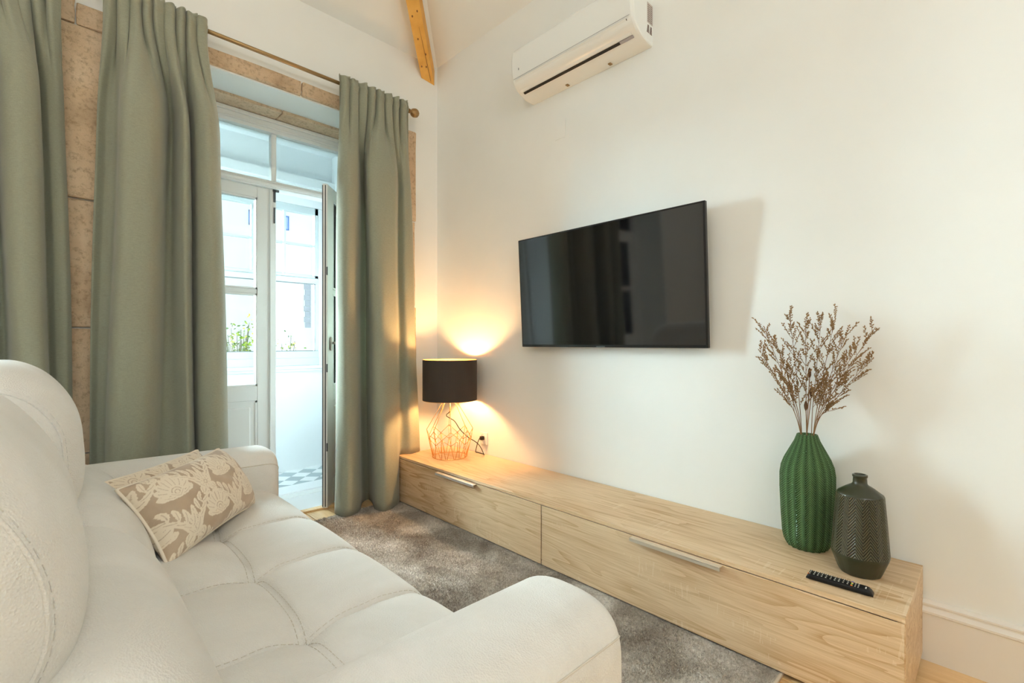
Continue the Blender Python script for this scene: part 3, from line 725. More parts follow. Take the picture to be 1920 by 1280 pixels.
M_green = mat('green_glass', (0.06,0.17,0.065), 0.10, spec=0.9, nodes=glassy_nodes, Transmission_Weight=0.6, IOR=1.25)
_nt = M_green.node_tree; _o = _nt.nodes['Material Output']; _b = _nt.nodes['Principled BSDF']; _b.inputs['Transmission Weight'].default_value = 0.0
_t = N(_nt, 'ShaderNodeBsdfTransparent'); _t.inputs[0].default_value = (0.66, 0.83, 0.60, 1); _m = N(_nt, 'ShaderNodeMixShader'); _m.inputs[0].default_value = 0.62
_nt.links.new(_t.outputs[0], _m.inputs[1]); _nt.links.new(_b.outputs[0], _m.inputs[2]); _nt.links.new(_m.outputs[0], _o.inputs[0])
gv = [(0.002,0.004),(0.060,0.004),(0.074,0.0),(0.086,0.022),(0.092,0.05),(0.098,0.14),(0.102,0.24),(0.102,0.30),(0.097,0.335),(0.085,0.368),(0.066,0.405),(0.048,0.44),(0.040,0.462),(0.038,0.468),(0.034,0.468),(0.036,0.458),(0.060,0.405),(0.090,0.335),(0.096,0.29),(0.088,0.05),(0.070,0.012),(0.002,0.010)]
def ribbed(n, amp):
    def f(a, r_, z):
        k = abs(((a*n/(2*PI)) % 1.0)-0.5)*2
        return 1 - amp*k*min(1, r_/0.07)
    return f
gp = []
for i in range(len(gv)-1):
    for s_ in range(4): t_ = s_/4; gp.append((gv[i][0]*(1-t_)+gv[i+1][0]*t_, gv[i][1]*(1-t_)+gv[i+1][1]*t_))
gp.append(gv[-1])
V, F = lathe_me('green_vase', gp, 144, ribbed(18, 0.09))
g = link('green_vase', pymesh('green_vase', V, F), M_green, None, (2.275, 0.552, cz+0.0005), smooth=True)
setp(g, 'tall ribbed green glass vase on the cabinet, behind the dark vase', 'vase')
def dark_nodes(nt, b):
    tc = N(nt, 'ShaderNodeTexCoord'); sx = N(nt, 'ShaderNodeSeparateXYZ'); nt.links.new(tc.outputs['Object'], sx.inputs[0])
    ang = math_n(nt, 'ARCTAN2', sx.outputs[1], sx.outputs[0])
    rib = math_n(nt, 'ABSOLUTE', math_n(nt, 'SUBTRACT', math_n(nt, 'FRACT', math_n(nt, 'MULTIPLY', ang, 12/(2*PI))), 0.5))
    zz = math_n(nt, 'ADD', math_n(nt, 'MULTIPLY', sx.outputs[2], 88.0), math_n(nt, 'MULTIPLY', rib, -5.5))
    h = math_n(nt, 'SINE', math_n(nt, 'MULTIPLY', zz, 6.283))
    inb = math_n(nt, 'MULTIPLY', math_n(nt, 'GREATER_THAN', sx.outputs[2], 0.075), math_n(nt, 'LESS_THAN', sx.outputs[2], 0.288))
    h2 = math_n(nt, 'MULTIPLY', h, inb); bump(nt, b, h2, 1.0, 0.004)
    f = math_n(nt, 'MULTIPLY', math_n(nt, 'GREATER_THAN', h2, 0.1), inb)
    nt.links.new(mix_col(nt, f, (0.030,0.031,0.014), (0.16,0.145,0.078)), b.inputs['Base Color'])
M_dv = mat('dark_olive_glaze', (0.05,0.055,0.03), 0.28, spec=0.5, nodes=dark_nodes)
dvp = [(0.002,0.003),(0.060,0.003),(0.064,0.0),(0.070,0.012),(0.090,0.066),(0.0905,0.074),(0.083,0.18),(0.0745,0.286),(0.071,0.293),(0.045,0.312),(0.026,0.324),(0.0225,0.330),(0.0215,0.350),(0.024,0.353),(0.024,0.360),(0.019,0.362),(0.016,0.355),(0.016,0.30),(0.002,0.28)]
dp = []
for i in range(len(dvp)-1):
    for s_ in range(3): t_ = s_/3; dp.append((dvp[i][0]*(1-t_)+dvp[i+1][0]*t_, dvp[i][1]*(1-t_)+dvp[i+1][1]*t_))
dp.append(dvp[-1])
V, F = lathe_me('dark_vase', dp, 120, lambda a, r_, z: 1-0.02*abs(((a*12/(2*PI)) % 1.0)-0.5)*2*(r_ > 0.06))
g = link('dark_vase', pymesh('dark_vase', V, F), M_dv, None, (2.158, 0.352, cz+0.0005), smooth=True)
setp(g, 'dark olive ceramic vase with narrow neck and herringbone relief', 'vase')

# remote
pa = onZ(1513, 1074, cz+0.012); pb = onZ(1638, 1110, cz+0.012); ang = math.atan2(pb.y-pa.y, pb.x-pa.x); RL = (pb-pa).length
rm = empty('remote_control', ((pa.x+pb.x)/2, (pa.y+pb.y)/2, cz), ang)
setp(rm, 'long black remote control lying in front of the dark vase', 'remote control')
V = []; F = []; ns = 30
for i in range(ns+1):
    t_ = i/ns; x = -RL/2 + RL*t_; e = min(1, t_/0.06); e = math.sqrt(max(0, 1-(1-e)**2)); e2 = min(1, (1-t_)/0.10); e2 = math.sqrt(max(0, 1-(1-e2)**2))
    hh = 0.020*max(0.25, min(e, 1))*max(0.25, e2); ww = 0.0225*max(0.75, e)*max(0.8, e2)
    for k in range(12):
        a = 2*PI*k/12+PI/12; cx_, sy = math.cos(a), math.sin(a)
        V.append((x, ww*math.copysign(abs(cx_)**0.45, cx_), 0.0005 + hh*0.5*(1+math.copysign(abs(sy)**0.55, sy))))
for i in range(ns):
    for k in range(12): j = (k+1) % 12; F.append((i*12+k, i*12+j, (i+1)*12+j, (i+1)*12+k))
F.append(tuple(range(12))[::-1]); F.append(tuple(ns*12+k for k in range(12)))
link('remote_body', pymesh('remote_body', V, F), M_black, rm, smooth=True)
M_btn = mat('button_black', (0.02,0.02,0.022), 0.5); M_prt = mat('button_print', (0.75,0.72,0.65), 0.5)
cols = {'red': mat('button_orange', (0.9,0.22,0.03), 0.4), 'green': mat('button_green', (0.03,0.35,0.12), 0.4), 'yellow': mat('button_yellow', (0.95,0.55,0.05), 0.4), 'blue': mat('button_blue', (0.08,0.08,0.45), 0.4)}
bmb = bmesh.new(); bm_box(bmb, -0.0042, 0.0042, -0.0048, 0.0048, 0, 0.0016, 0.0008, 1); meb = bm_mesh('button', bmb); meb.materials.append(M_btn)
bmb = bmesh.new(); bm_box(bmb, -0.0016, 0.0016, -0.0026, 0.0026, 0, 0.0004); mep = bm_mesh('button_print', bmb); mep.materials.append(M_prt)
xs = [-0.44,-0.375,-0.315,-0.255,-0.19,-0.12,-0.055,0.005,0.07,0.135]
for xi in xs:
    for yj in (-0.0135, 0.0, 0.0135):
        o = bpy.data.objects.new('button', meb); COL.objects.link(o); o.parent = rm; o.location = (xi*RL, yj, 0.0198)
        o2 = bpy.data.objects.new('button_print', mep); COL.objects.link(o2); o2.parent = o; o2.location = (0,0,0.0017)
for k, c in enumerate(('red','green','yellow','blue')):
    box('button', 0.195*RL-0.003, 0.195*RL+0.003, -0.0185+k*0.0095, -0.0115+k*0.0095, 0.0198, 0.0218, cols[c], rm, bev=0.0006, seg=1)['label'] = {'red':'red','green':'green','yellow':'yellow','blue':'blue'}[c]+' button'
for xi in (0.245, 0.29):
    for k in range(4):
        o = bpy.data.objects.new('button', mep); COL.objects.link(o); o.parent = rm; o.location = (xi*RL, -0.015+k*0.010, 0.0201)
box('button', -0.475*RL, -0.44*RL, -0.0175, -0.0105, 0.0185, 0.0212, cols['red'], rm, bev=0.001)['label'] = 'round orange power button'
box('logo_plate', 0.385*RL, 0.405*RL, -0.010, 0.006, 0.0195, 0.0205, M_prt, rm)

# ---------------- dried flowers
M_stem = mat('dried_stem', (0.22,0.115,0.045), 0.8); M_flo = mat('dried_floret', (0.33,0.20,0.085), 0.85); M_pod = mat('seed_pod', (0.10,0.04,0.012), 0.7)
VX, VY, VZ = 2.275, 0.552, cz
tips = [(1480,588,2.30,1),(1432,612,2.24,1),(1424,656,2.20,1),(1510,600,2.27,1),(1540,596,2.33,1),(1567,592,2.25,1),(1640,616,2.30,1),(1606,654,2.22,1),(1637,672,2.33,0.9),(1553,770,2.29,0.15),(1455,640,2.30,1),(1588,622,2.26,1)]
def spray(k, tp):
    px, py, Xp, dens = tp; r = random.Random(50+k)
    tip = onX(px, py, Xp); a0 = r.uniform(0, 2*PI)
    foot = Vector((VX+0.03*math.cos(a0), VY+0.03*math.sin(a0), VZ+0.02))
    dxy = Vector((tip.x-VX, tip.y-VY, 0)); mouth = Vector((VX, VY, VZ+0.468)) + (dxy.normalized()*min(0.024, dxy.length*0.3))
    P = catmull([tuple(foot), tuple(mouth), tuple(mouth.lerp(tip, 0.45)+Vector((0,0,0.03))), tuple(tip)], 10)
    P = [Vector(p) for p in P]
    root = empty('dried_flower_stem', foot)
    V, F = tube_vf([p-foot for p in P], [0.0021*(1-0.75*i/(len(P)-1)) for i in range(len(P))], 5)
    FV, FF = [], []
    def floret(c, d, s_):
        # small spiky calyx: 3 crossed slim diamonds
        d = d.normalized(); u = d.cross(Vector((r.gauss(0,1), r.gauss(0,1), r.gauss(0,1)))).normalized(); w_ = d.cross(u)
        for q in (u, w_):
            i0 = len(FV); FV.extend([c, c+d*s_*0.55+q*s_*0.22, c+d*s_, c+d*s_*0.55-q*s_*0.22]); FF.append((i0,i0+1,i0+2,i0+3))
    def sprig(p0, dirv, ln, nn, fs):
        pts = [p0 + dirv*ln*t + Vector((0,0,0.25*ln*t*t)) for t in (0, .33, .66, 1)]
        for q in pts: q.x = min(q.x, X1-0.012)
        tube_vf([q-foot for q in pts], [0.0009,0.0008,0.0006,0.0004], 4, V, F)
        for m_ in range(nn):
            t = 0.25+0.75*(m_+0.5)/nn; q = pts[0].lerp(pts[3], t); side = 1 if m_ % 2 else -1
            sd_ = dirv.cross(Vector((r.gauss(0,.4), r.gauss(0,.4), 1))).normalized()*side
            c = q-foot
            for _ in range(2): floret(c, (dirv*0.7+sd_*0.8+Vector((r.gauss(0,.3),r.gauss(0,.3),r.uniform(0,.6)))), fs*r.uniform(0.8,1.25))
        floret(pts[3]-foot, dirv, fs*1.2)
    nS = int(19*dens)+2; start = 0.46 if dens > 0.5 else 0.8
    tot = len(P)-1
    for s_ in range(nS):
        t = start + (1.0-start)*(s_+r.random()*0.6)/nS; i = min(tot-1, int(t*tot)); fr = t*tot-i; p0 = P[i].lerp(P[i+1], fr); ax = (P[i+1]-P[i]).normalized()
        side = ax.cross(Vector((r.gauss(0,1), r.gauss(0,1), r.gauss(0,1)))).normalized()
        dirv = (ax*0.9 + side*0.75 + Vector((0,0,0.2))).normalized(); ln = r.uniform(0.025, 0.065)*(1.25-t*0.6)
        sprig(p0, dirv, ln*1.35, 9, 0.0098)
    for m_ in range(12 if dens > 0.5 else 4):
        p0 = P[-1]-(P[-1]-P[-2])*(m_*0.22); floret(p0-foot, (P[-1]-P[-2]).normalized()+Vector((r.gauss(0,.5),r.gauss(0,.5),r.gauss(0,.5))), 0.009)
    link('stem', pymesh('stem', V, F), M_stem, root, smooth=True)
    fo = link('florets', pymesh('florets', FV, FF), M_flo, root); fo['kind'] = 'stuff'
    return root
grp = 'dried flower stems in the green vase'
stem_words = ['tallest dried flower stem, rising up and left of the vase mouth', 'dried flower stem arching to the upper left edge of the bunch', 'dried flower stem leaning farthest left, lowest tip on that side',
  'straight dried flower stem just left of the middle of the bunch', 'upright dried flower stem in the very middle of the bunch', 'tall dried flower stem just right of the middle of the bunch',
  'long dried flower stem reaching to the upper right tip of the bunch', 'dried flower stem leaning right between the two longest right-hand stems', 'long dried flower stem reaching low to the far right',
  'shortest nearly bare dried flower stem close above the vase mouth', 'dried flower stem leaning left between the outer left stems and the tallest', 'dried flower stem on the right shoulder of the bunch']
for k, tp in enumerate(tips):
    o = spray(k, tp); setp(o, stem_words[k], 'dried flower', grp)
for k, (px, py) in enumerate(((1511,768),(1521,742),(1518,706))):
    top = onX(px, py, 2.268); foot = Vector((VX-0.01+0.01*k, VY, VZ+0.02))
    root = empty('seed_pod_stem', foot); setp(root, 'dark brown seed pod on a straight stem among the dried flowers, ' + ('lowest of three','middle one of three','highest of three')[k], 'seed pod', 'seed pod stems in the green vase')
    V, F = tube_vf([(0,0,0), Vector((VX-0.004*k, VY, VZ+0.468))-foot, top-foot], 0.0016, 6); link('stem', pymesh('stem', V, F), M_stem, root, smooth=True)
    V, F = tube_vf([top-foot+Vector((0,0,z)) for z in (-0.004,0.006,0.018,0.030,0.038)], [0.002,0.006,0.0075 if k == 0 else 0.006,0.005,0.001], 10); link('pod', pymesh('pod', V, F), M_pod, root, smooth=True)

# ================================================================== RUG
RX0, RX1, RY0, RY1 = -0.45, 1.925, 0.545, 3.20
rg = empty('rug', (RX0, RY0, 0)); setp(rg, 'thick mottled grey-beige rug under the sofa and cabinet', 'rug')
def rug_nodes(nt, b):
    c = coords(nt); n1 = noise(nt, c, 3.2, 4, 0.6, 0.7); n2 = noise(nt, c, 90, 3, 0.7)
    c1 = ramp(nt, n1, [(0.32, (0.28,0.235,0.195)), (0.5, (0.46,0.41,0.355)), (0.68, (0.70,0.66,0.61))])
    c2 = ramp(nt, n2, [(0.3, (0.6,0.6,0.6)), (0.7, (1.25,1.25,1.25))]); nt.links.new(mix_col(nt, 1.0, c1, c2, 'MULTIPLY'), b.inputs['Base Color'])
M_rug = mat('rug_pile', (0.35,0.3,0.26), 0.95, spec=0.05, nodes=rug_nodes)
box('rug_backing', 0, RX1-RX0, 0, RY1-RY0, 0.0005, 0.006, M_rug, rg)
box('rug_binding', 1.95, RX1-RX0, -0.012, -0.0005, 0.0005, 0.012, mat('rug_binding', (0.5,0.42,0.33), 0.9), rg, bev=0.003)
NP = 190000
xx = rng.uniform(1.10, RX1-RX0-0.004, NP); yy = rng.uniform(0, RY1-RY0, NP)
keep = (xx+RX0 < 1.885) | (rng.random(NP) < 0.02); xx = xx[keep]; yy = yy[keep]; NP = len(xx)
hgt = rng.uniform(0.006, 0.013, NP); lean = rng.normal(0, 0.006, (NP, 2)); a = rng.uniform(0, 2*np.pi, NP); wd = rng.uniform(0.0010, 0.0018, NP)
vv = np.zeros((NP, 3, 3)); vv[:,0,0] = xx-np.cos(a)*wd; vv[:,0,1] = yy-np.sin(a)*wd; vv[:,1,0] = xx+np.cos(a)*wd; vv[:,1,1] = yy+np.sin(a)*wd
vv[:,0:2,2] = 0.005; vv[:,2,0] = xx+lean[:,0]; vv[:,2,1] = yy+lean[:,1]; vv[:,2,2] = 0.005+hgt
vv[:,2,0] = np.minimum(vv[:,2,0], RX1-RX0)
me = bpy.data.meshes.new('rug_pile'); me.vertices.add(NP*3); me.vertices.foreach_set('co', vv.reshape(-1)); me.loops.add(NP*3); me.loops.foreach_set('vertex_index', np.arange(NP*3, dtype=np.int32))
me.polygons.add(NP); me.polygons.foreach_set('loop_start', np.arange(0, NP*3, 3, dtype=np.int32)); me.polygons.foreach_set('loop_total', np.full(NP, 3, dtype=np.int32)); me.update(); me.validate()
o = link('rug_pile', me, M_rug, rg); o['kind'] = 'stuff'

# ================================================================== SOFA
sf = empty('sofa', (0.3, 1.73, 0)); setp(sf, 'cream upholstered sofa with tufted seat and high puffed headrests', 'sofa')
sf_off = Vector((0.3, 1.73, 0))
def slink(name, V, F, m=None, smooth=True, label=None):
    V = [Vector(p)-sf_off for p in V]; o = link(name, pymesh(name, V, F), m or M_sofa, sf, smooth=smooth)
    if label: o['label'] = label
    return o
# seat: surface along an arc-length path with seams
path = [(0.12,0.445),(0.20,0.45),(0.30,0.452),(0.47,0.452),(0.60,0.452),(0.70,0.450),(0.765,0.445),(0.81,0.430),(0.842,0.405),(0.858,0.37),(0.862,0.33),(0.858,0.29),(0.85,0.26)]
pp = catmull(path, 14); seg = np.linalg.norm(np.diff(pp, axis=0), axis=1); sl = np.concatenate([[0], np.cumsum(seg)])
S_SEAM = sl[np.argmin(np.abs(pp[:,0]-0.475))]; SEND = sl[-1]
tang = np.gradient(pp, axis=0); tang /= np.linalg.norm(tang, axis=1)[:,None]; nor = np.stack([-tang[:,1], tang[:,0]], 1)
YSE = [0.82, 1.25, 1.68, 2.11, 2.64]; ny = 230; Ys = np.linspace(0.80, 2.66, ny)
def seat_disp(s, y):
    # cell coordinates
    j = 0
    while j < 3 and y > YSE[j+1]: j += 1
    ya, yb = YSE[j], YSE[j+1]; v = 2*(y-ya)/(yb-ya)-1
    sm = S_SEAM + 0.014*(1-v*v)
    if s < sm: sa, sb = 0.0-0.1, sm
    else: sa, sb = sm, SEND+0.12
    u = 2*(s-sa)/(sb-sa)-1
    puff = (1-min(1,abs(u))**3.0)*(1-min(1,abs(v))**3.0)*(1-0.75*min(1,max(0,(s-0.58)/0.14)))
    dy = min(abs(y-q - 0.010*math.sin(PI*min(1,max(0,(s-S_SEAM)/0.4)))) for q in YSE[1:4]); ds = abs(s-sm)
    fade = 1.0 if s < 0.72 else max(0.15, 1-(s-0.72)/0.12)
    g1 = math.exp(-(dy/0.011)**2)*0.012*fade*(0.55+0.45*math.exp(-(ds/0.18)**2)); g2 = math.exp(-(ds/0.011)**2)*0.012
    wide = 0.024*math.exp(-(dy/0.045)**2)*math.exp(-(ds/0.05)**2)
    wr2 = 0.0012*math.sin(60*s+9*math.sin(7*y))*math.exp(-(dy/0.07)**2)
    return 0.028*puff - g1 - g2 - wide + wr2
V = []; F = []; npth = len(pp)
for i in range(npth):
    for y in Ys:
        d = seat_disp(sl[i], y); V.append((pp[i,0]+nor[i,0]*d, y, pp[i,1]+nor[i,1]*d))
for i in range(npth-1):
    for k in range(ny-1): F.append((i*ny+k, (i+1)*ny+k, (i+1)*ny+k+1, i*ny+k+1))
slink('seat', V, F)
# double stitching on both sides of the seams
def surf(s, y, lift=0.0006):
    i = int(np.clip(np.searchsorted(sl, s), 1, npth-1)); t = (s-sl[i-1])/(sl[i]-sl[i-1]); p = pp[i-1]*(1-t)+pp[i]*t; nn = nor[i-1]*(1-t)+nor[i]*t; d = seat_disp(s, y)+lift
    return (p[0]+nn[0]*d, y, p[1]+nn[1]*d)
V, F = [], []
for q in YSE[1:4]:
    for off in (-0.009, 0.009):
        pts = [surf(s, q+off+0.010*math.sin(PI*min(1,max(0,(s-S_SEAM)/0.4)))) for s in np.arange(0.10, 0.80, 0.006)]
        for k in range(0, len(pts)-1): 
            if k % 3 != 2: tube_vf([pts[k], pts[k+1]], 0.0009, 4, V, F)
for off in (-0.0095, 0.0095):
    ysq = np.arange(0.84, 2.60, 0.006); pts = []
    for y in ysq:
        j = 0
        while j < 3 and y > YSE[j+1]: j += 1
        v = 2*(y-YSE[j])/(YSE[j+1]-YSE[j])-1; pts.append(surf(S_SEAM+0.014*(1-v*v)+off, y))
    for k in range(0, len(pts)-1):
        if k % 3 != 2: tube_vf([pts[k], pts[k+1]], 0.0009, 4, V, F)
slink('stitching', V, F, M_stitch)['kind'] = 'stuff'
# base
V0 = bmesh.new(); bm_box(V0, -0.42, 0.845, 0.66, 2.80, 0.07, 0.27, 0.015, 2); o = link('sofa_base', bm_mesh('sofa_base', V0), M_sofa, sf, -sf_off)
for fx in (-0.32, 0.76):
    for fy in (0.72, 2.74):
        V, F = lathe_me('foot', [(0.0005,0.0),(0.020,0.0),(0.026,0.068),(0.0005,0.068)], 20); link('foot', pymesh('foot', V, F), M_dark, sf, Vector((fx, fy, 0.006))-sf_off, smooth=False)
# frame behind the cushions
V0 = bmesh.new(); bm_box(V0, -0.44, -0.16, 0.66, 2.80, 0.20, 0.86, 0.06, 5); link('back_frame', bm_mesh('back_frame', V0), M_sofa, sf, -sf_off, smooth=True)
def puff(name, prof, y0, y1, cen, p=5.0, q=2.4, sub=6, nv=56, wob=0.0, label=None):
    P = catmull(prof, sub, True); m = len(P); V = []; F = []; c = np.array(cen)
    ws = np.linspace(-1, 1, nv); vs = np.sin(ws*PI/2); vs = np.sign(vs)*np.abs(vs)
    for v in vs:
        s_ = max(0.02, (1-abs(v)**p))**(1/q) if abs(v) < 1 else 0.02
        y = (y0+y1)/2 + v*(y1-y0)/2
        for k in range(m):
            a = P[k]; f = s_ + wob*math.sin(9*a[1]+11*y)*(1-abs(v)**4)*0.1
            V.append((c[0]+(a[0]-c[0])*f, y, c[1]+(a[1]-c[1])*f))
    for i in range(nv-1):
        for k in range(m): j = (k+1) % m; F.append((i*m+k, i*m+j, (i+1)*m+j, (i+1)*m+k))
    F.append(tuple(range(m))[::-1]); F.append(tuple((nv-1)*m+k for k in range(m)))
    o = slink(name, V, F, label=label); return P, c
hp = [(0.060,0.80),(0.052,0.88),(0.024,0.965),(-0.022,1.045),(-0.078,1.105),(-0.15,1.135),(-0.23,1.12),(-0.29,1.05),(-0.32,0.92),(-0.32,0.76),(-0.26,0.66),(-0.15,0.635),(-0.05,0.645),(0.015,0.675),(0.048,0.73)]
lpv = [(0.255,0.43),(0.252,0.50),(0.232,0.575),(0.198,0.645),(0.152,0.70),(0.095,0.735),(0.02,0.745),(-0.08,0.72),(-0.14,0.60),(-0.13,0.45),(0.0,0.40),(0.15,0.395)]
def seam_loop(P, c, y, s_, r_=0.003):
    return [(c[0]+(a[0]-c[0])*s_, y, c[1]+(a[1]-c[1])*s_) for a in P]
for (a, b, nm) in ((0.85, 1.735, 'near'), (1.748, 2.615, 'far')):
    dx = -0.010 if nm == 'near' else 0.022
    P, c = puff('headrest', [(q[0]+dx+(0.03*min(1,max(0,(q[1]-0.85)/0.15)) if nm == 'far' else 0), q[1]+(-0.006 if nm == 'near' else 0.010)) for q in hp], a, b, (-0.13+dx,0.88), 5.5, 2.6, 8, 64, 0.05)
    hy = (b-a)/2; cy_ = (a+b)/2
    for v in (-0.90, 0.90):
        V, F = [], []
        s_ = (1-abs(v)**5.5)**(1/2.6)
        tube_vf(seam_loop(P, c, cy_+v*hy, s_*1.002), 0.0036, 6, V, F, closed=True)
        v2 = v*0.978; s2 = (1-abs(v2)**5.5)**(1/2.6)
        lp2 = seam_loop(P, c, cy_+v2*hy, s2*1.004)
        for k in range(len(lp2)): 
            tube_vf([lp2[k-1], lp2[k]], 0.0008, 4, V, F) if k % 3 else None
        slink('headrest_seam', V, F, M_sofa)['kind'] = 'stuff'
    puff('back_cushion', lpv, a-0.005, b+0.005, (0.05,0.56), 7.0, 2.4, 8, 64, 0.05)
# arms
def arm(y0, y1, x0, x1, ztop, nm, seam_side):
    V = []; F = []; hw = (y1-y0)/2; yc = (y0+y1)/2; sec = []
    zs0 = 0.07; zc = ztop-0.135; nh = 26
    sec.append((-1.0, zs0)); 
    for k in range(nh+1):
        a = PI*k/nh; cx_, sy = -math.cos(a), math.sin(a)
        sec.append((math.copysign(abs(cx_)**(2/2.9), cx_), zc + 0.135*abs(sy)**(2/2.9)))
    sec.append((1.0, zs0))
    r_ = 0.075; xs_ = [x0, x0+0.3, x0+0.6, x1-r_-0.2, x1-r_] + [x1-r_+r_*math.sin(PI/2*k/8) for k in range(1, 9)]
    def at(x, s, z, ex=0):
        ins = 0
        if x > x1-r_: ins = r_ - math.sqrt(max(0, r_*r_-(x-(x1-r_))**2))
        zz = z - ins*max(0, (z-zs0)/(ztop-zs0))**2*0.9
        bow = 0.006*math.sin(PI*min(1, max(0, (x-x0)/(x1-x0))))
        return (x, yc + s*(hw-ins*0.85+ex), zz + (bow if z > zc else 0) + 0.022*max(0,(z-zc))/0.135*(x1-x)/(x1-x0) + ex*0.6)
    m = len(sec)
    for x in xs_:
        for (s, z) in sec: V.append(at(x, s, z))
    for i in range(len(xs_)-1):
        for k in range(m-1): F.append((i*m+k, (i+1)*m+k, (i+1)*m+k+1, i*m+k+1))
    F.append(tuple((len(xs_)-1)*m+k for k in range(m)))
    F.append(tuple(range(m))[::-1])
    slink('armrest', V, F)
    V, F = [], []
    idx = 4 if seam_side < 0 else m-5
    pts = [at(x, sec[idx][0], sec[idx][1], 0.0006) for x in xs_]
    pts += [at(x1, sec[k][0], sec[k][1], 0.0006) for k in (range(idx-1, 0, -1) if seam_side < 0 else range(idx+1, m-1))]
    tube_vf(pts, 0.0022, 6, V, F)
    slink('armrest_seam', V, F, M_stitch)
arm(0.565, 0.865, -0.42, 0.935, 0.628, 'near', -1)
arm(2.600, 2.895, -0.42, 0.870, 0.648, 'far', -1)

# ================================================================== DAMASK CUSHIONS
def damask(U, Vv):
    """1 = light motif, 0 = ground; U,Vv in metres on the cushion face"""
    out = np.zeros_like(U)
    def lens(x0, y0, ang, L, Wd, bend=0.0):
        c, s = math.cos(ang), math.sin(ang); x = (U-x0)*c+(Vv-y0)*s; y = -(U-x0)*s+(Vv-y0)*c
        t = x/L; y = y - bend*L*t*t
        wdt = Wd*np.sqrt(np.clip(4*t*(1-t), 0, 1))*(0.55+0.75*t)
        edge = Wd*0.12*np.sin(t*26)
        body = (t > 0) & (t < 1) & (np.abs(y) < wdt+edge*0.6)
        vein = (t > 0.12) & (t < 0.8) & (np.abs(y) < Wd*0.10)
        return body, vein
    def add(*a):
        nonlocal out
        b, v = lens(*a); out = np.where(b, 1.0, out); out = np.where(v, 0.25, out)
    def disc(x0, y0, r_, val=1.0, rin=0):
        nonlocal out
        d = np.hypot(U-x0, Vv-y0); out = np.where((d < r_) & (d >= rin), val, out)
    def palmette(x, y, s, rot=0.0):
        for k in range(9):
            a = rot + PI/2 + (k-4)*0.44; add(x+math.cos(a)*0.018*s, y+math.sin(a)*0.018*s, a, 0.052*s*(1.1-0.03*abs(k-4)), 0.013*s, 0.25*(1 if k < 4 else -1)*(k != 4))
        disc(x, y+0.002*s, 0.027*s, 1.0); disc(x, y+0.002*s, 0.019*s, 0.2, 0.0155*s); disc(x, y, 0.010*s, 0.2, 0.007*s)
        for sg in (-1, 1):
            add(x, y-0.014*s, rot+PI/2+sg*1.9, 0.055*s, 0.010*s, sg*-0.7); add(x+sg*0.01*s, y-0.02*s, rot+PI/2+sg*1.4, 0.045*s, 0.009*s, sg*-0.5)
    def plume(x, y, s, sg, rot=0.0):
        # stem curve with leaflets
        for k in range(6):
            t = k/5; a0 = rot + PI/2 - sg*0.9*t; px_ = x + sg*0.10*s*t**1.6; py_ = y + 0.13*s*t
            disc(px_, py_, 0.004*s)
            add(px_, py_, a0+0.95, 0.066*s*(1.1-0.55*t), 0.0125*s, -0.45); add(px_, py_, a0-0.95, 0.066*s*(1.1-0.55*t), 0.0125*s, 0.45)
        add(x+sg*0.10*s, y+0.13*s, rot+PI/2-sg*1.1, 0.05*s, 0.016*s, sg*0.3)
    def rosette(x, y, s):
        for k in range(8): add(x, y, 2*PI*k/8+0.3, 0.030*s, 0.009*s)
        disc(x, y, 0.010*s, 0.25, 0.007*s)
        add(x-0.004*s, y-0.03*s, -0.3, 0.034*s, 0.008*s, 0.8); add(x+0.004*s, y-0.03*s, PI+0.3, 0.034*s, 0.008*s, -0.8)
    PX, PY = 0.245, 0.20
    for i in range(-3, 4):
        for j in range(-4, 5):
            ox = i*PX + (PX/2 if j % 2 else 0); oy = j*PY/1.0*0.62
            palmette(ox-0.055, oy-0.075, 0.92); plume(ox+0.065, oy-0.11, 0.82, 1); plume(ox+0.058, oy-0.11, 0.82, -1); rosette(ox-0.055, oy+0.035, 0.8)
    return out
def cushion_mat(name):
    def f(nt, b):
        a = N(nt, 'ShaderNodeAttribute', _attribute_name='damask'); c = coords(nt); n = noise(nt, c, 160, 3); n2 = noise(nt, c, 12, 3)
        g = ramp(nt, n2, [(0.3, (0.44,0.33,0.235)), (0.7, (0.54,0.42,0.31))])
        nt.links.new(mix_col(nt, a.outputs['Fac'], g, (0.80,0.71,0.58)), b.inputs['Base Color']); bump(nt, b, math_n(nt, 'ADD', n, math_n(nt, 'MULTIPLY', a.outputs['Fac'], 0.6)), 0.25, 0.002)
    return mat(name, (0.6,0.5,0.4), 0.65, spec=0.25, nodes=f, Sheen_Weight=0.3)
M_dam = cushion_mat('damask_beige'); M_pipe = mat('cushion_piping', (0.86,0.78,0.66), 0.7)
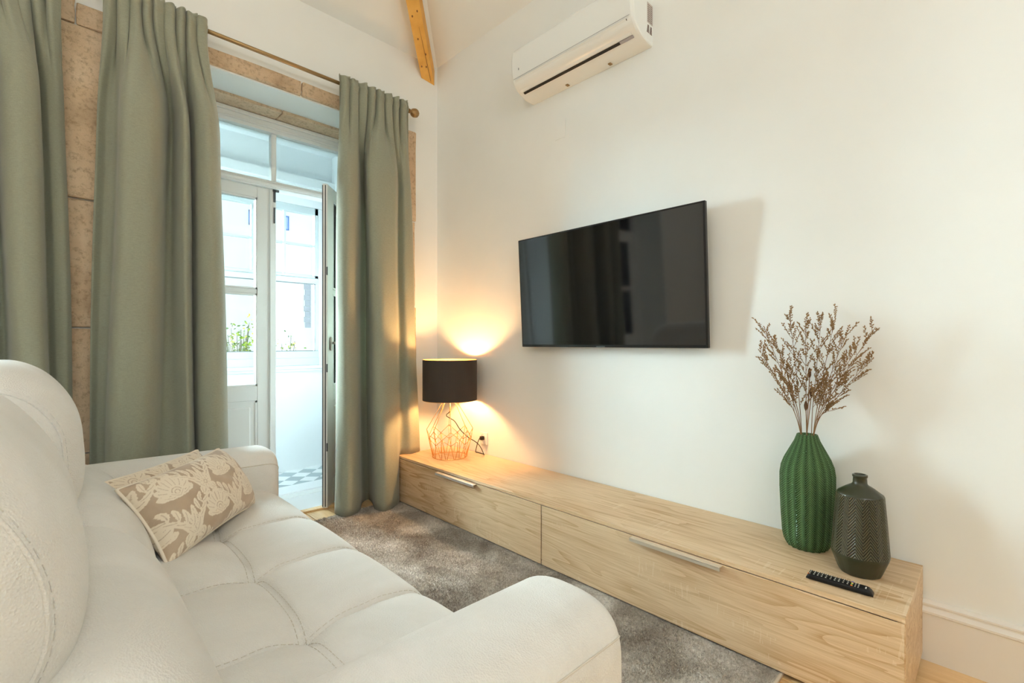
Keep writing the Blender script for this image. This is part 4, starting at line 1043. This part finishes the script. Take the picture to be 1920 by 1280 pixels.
def cushion(label, center, ax, up, nrm, Lx, Ly, th, shift, seed, bend=0.0):
    nu, nv = 300, 170; u = np.linspace(-1, 1, nu); v = np.linspace(-1, 1, nv); Ug, Vg = np.meshgrid(u, v, indexing='ij')
    r = random.Random(seed)
    inx = 1-0.07*(1-np.abs(Vg)**2.0)*np.abs(Ug)**6; iny = 1-0.10*(1-np.abs(Ug)**2.0)*np.abs(Vg)**6
    Xl = Ug*Lx*inx; Yl = Vg*Ly*iny
    T = th*((1-np.abs(Ug)**2.6).clip(0)*(1-np.abs(Vg)**2.4).clip(0))**0.46
    T = T + 0.0025*np.sin(14*Ug+3*np.sin(5*Vg))*(1-Ug**2)*(1-Vg**2)
    bow = -bend*(Ug**2)
    ax, up, nrm = [np.array(q, float) for q in (ax, up, nrm)]
    fr = Xl[...,None]*ax + Yl[...,None]*up + (T+bow)[...,None]*nrm; bk = Xl[...,None]*ax + Yl[...,None]*up + (-T*0.8+bow)[...,None]*nrm
    V = np.concatenate([fr.reshape(-1,3), bk.reshape(-1,3)]); base = nu*nv
    idx = np.arange(nu*nv).reshape(nu, nv)
    q = np.stack([idx[:-1,:-1], idx[1:,:-1], idx[1:,1:], idx[:-1,1:]], -1).reshape(-1,4); q2 = (q[:, ::-1]+base)
    me = bpy.data.meshes.new('cushion'); Fq = np.concatenate([q, q2])
    me.vertices.add(len(V)); me.vertices.foreach_set('co', V.reshape(-1)); me.loops.add(len(Fq)*4); me.loops.foreach_set('vertex_index', Fq.reshape(-1).astype(np.int32))
    me.polygons.add(len(Fq)); me.polygons.foreach_set('loop_start', np.arange(0, len(Fq)*4, 4, dtype=np.int32)); me.polygons.foreach_set('loop_total', np.full(len(Fq), 4, dtype=np.int32)); me.update()
    dm = damask(Xl+shift[0], Yl+shift[1]).reshape(-1); at = me.attributes.new('damask', 'FLOAT', 'POINT'); at.data.foreach_set('value', np.concatenate([dm, dm]))
    root = empty('damask_cushion', center); setp(root, label, 'cushion', 'damask cushions on the sofa')
    link('cover', me, M_dam, root, smooth=True)
    ring = [fr[i,0] for i in range(0, nu, 6)] + [fr[-1,j] for j in range(0, nv, 6)] + [fr[i,-1] for i in range(nu-1, -1, -6)] + [fr[0,j] for j in range(nv-1, -1, -6)]
    rp = [Vector(ring[0])]
    for p in ring[1:]:
        if (Vector(p)-rp[-1]).length > 0.003: rp.append(Vector(p))
    if (rp[0]-rp[-1]).length < 0.003: rp.pop()
    tube('piping', rp, 0.0055, M_pipe, root, 8, closed=True)
    return root
a_ = Vector((0.651,0.764,0)).normalized(); b0 = Vector((-0.40,0.332,0.823)); b0 = (b0-a_*b0.dot(a_)).normalized(); n_ = a_.cross(b0).normalized()
cA = Vector((0.402,2.173,0.592)) + a_*0.018 + n_*0.022
cushion('beige damask cushion in front, its lower edge resting on the seat', cA, a_, b0, n_, 0.303, 0.150, 0.094, (0.02, 0.0), 1, 0.02)
a2 = Vector((0.686,0.728,0)).normalized(); b2 = Vector((-0.40,0.332,0.823)); b2 = (b2-a2*b2.dot(a2)).normalized(); n2_ = a2.cross(b2).normalized()
cB = Vector((0.378, 2.325, 0.588))
cushion('beige damask cushion behind, tucked against the sofa back and far arm', cB, a2, b2, n2_, 0.268, 0.150, 0.060, (-0.11, 0.07), 2, 0.02)
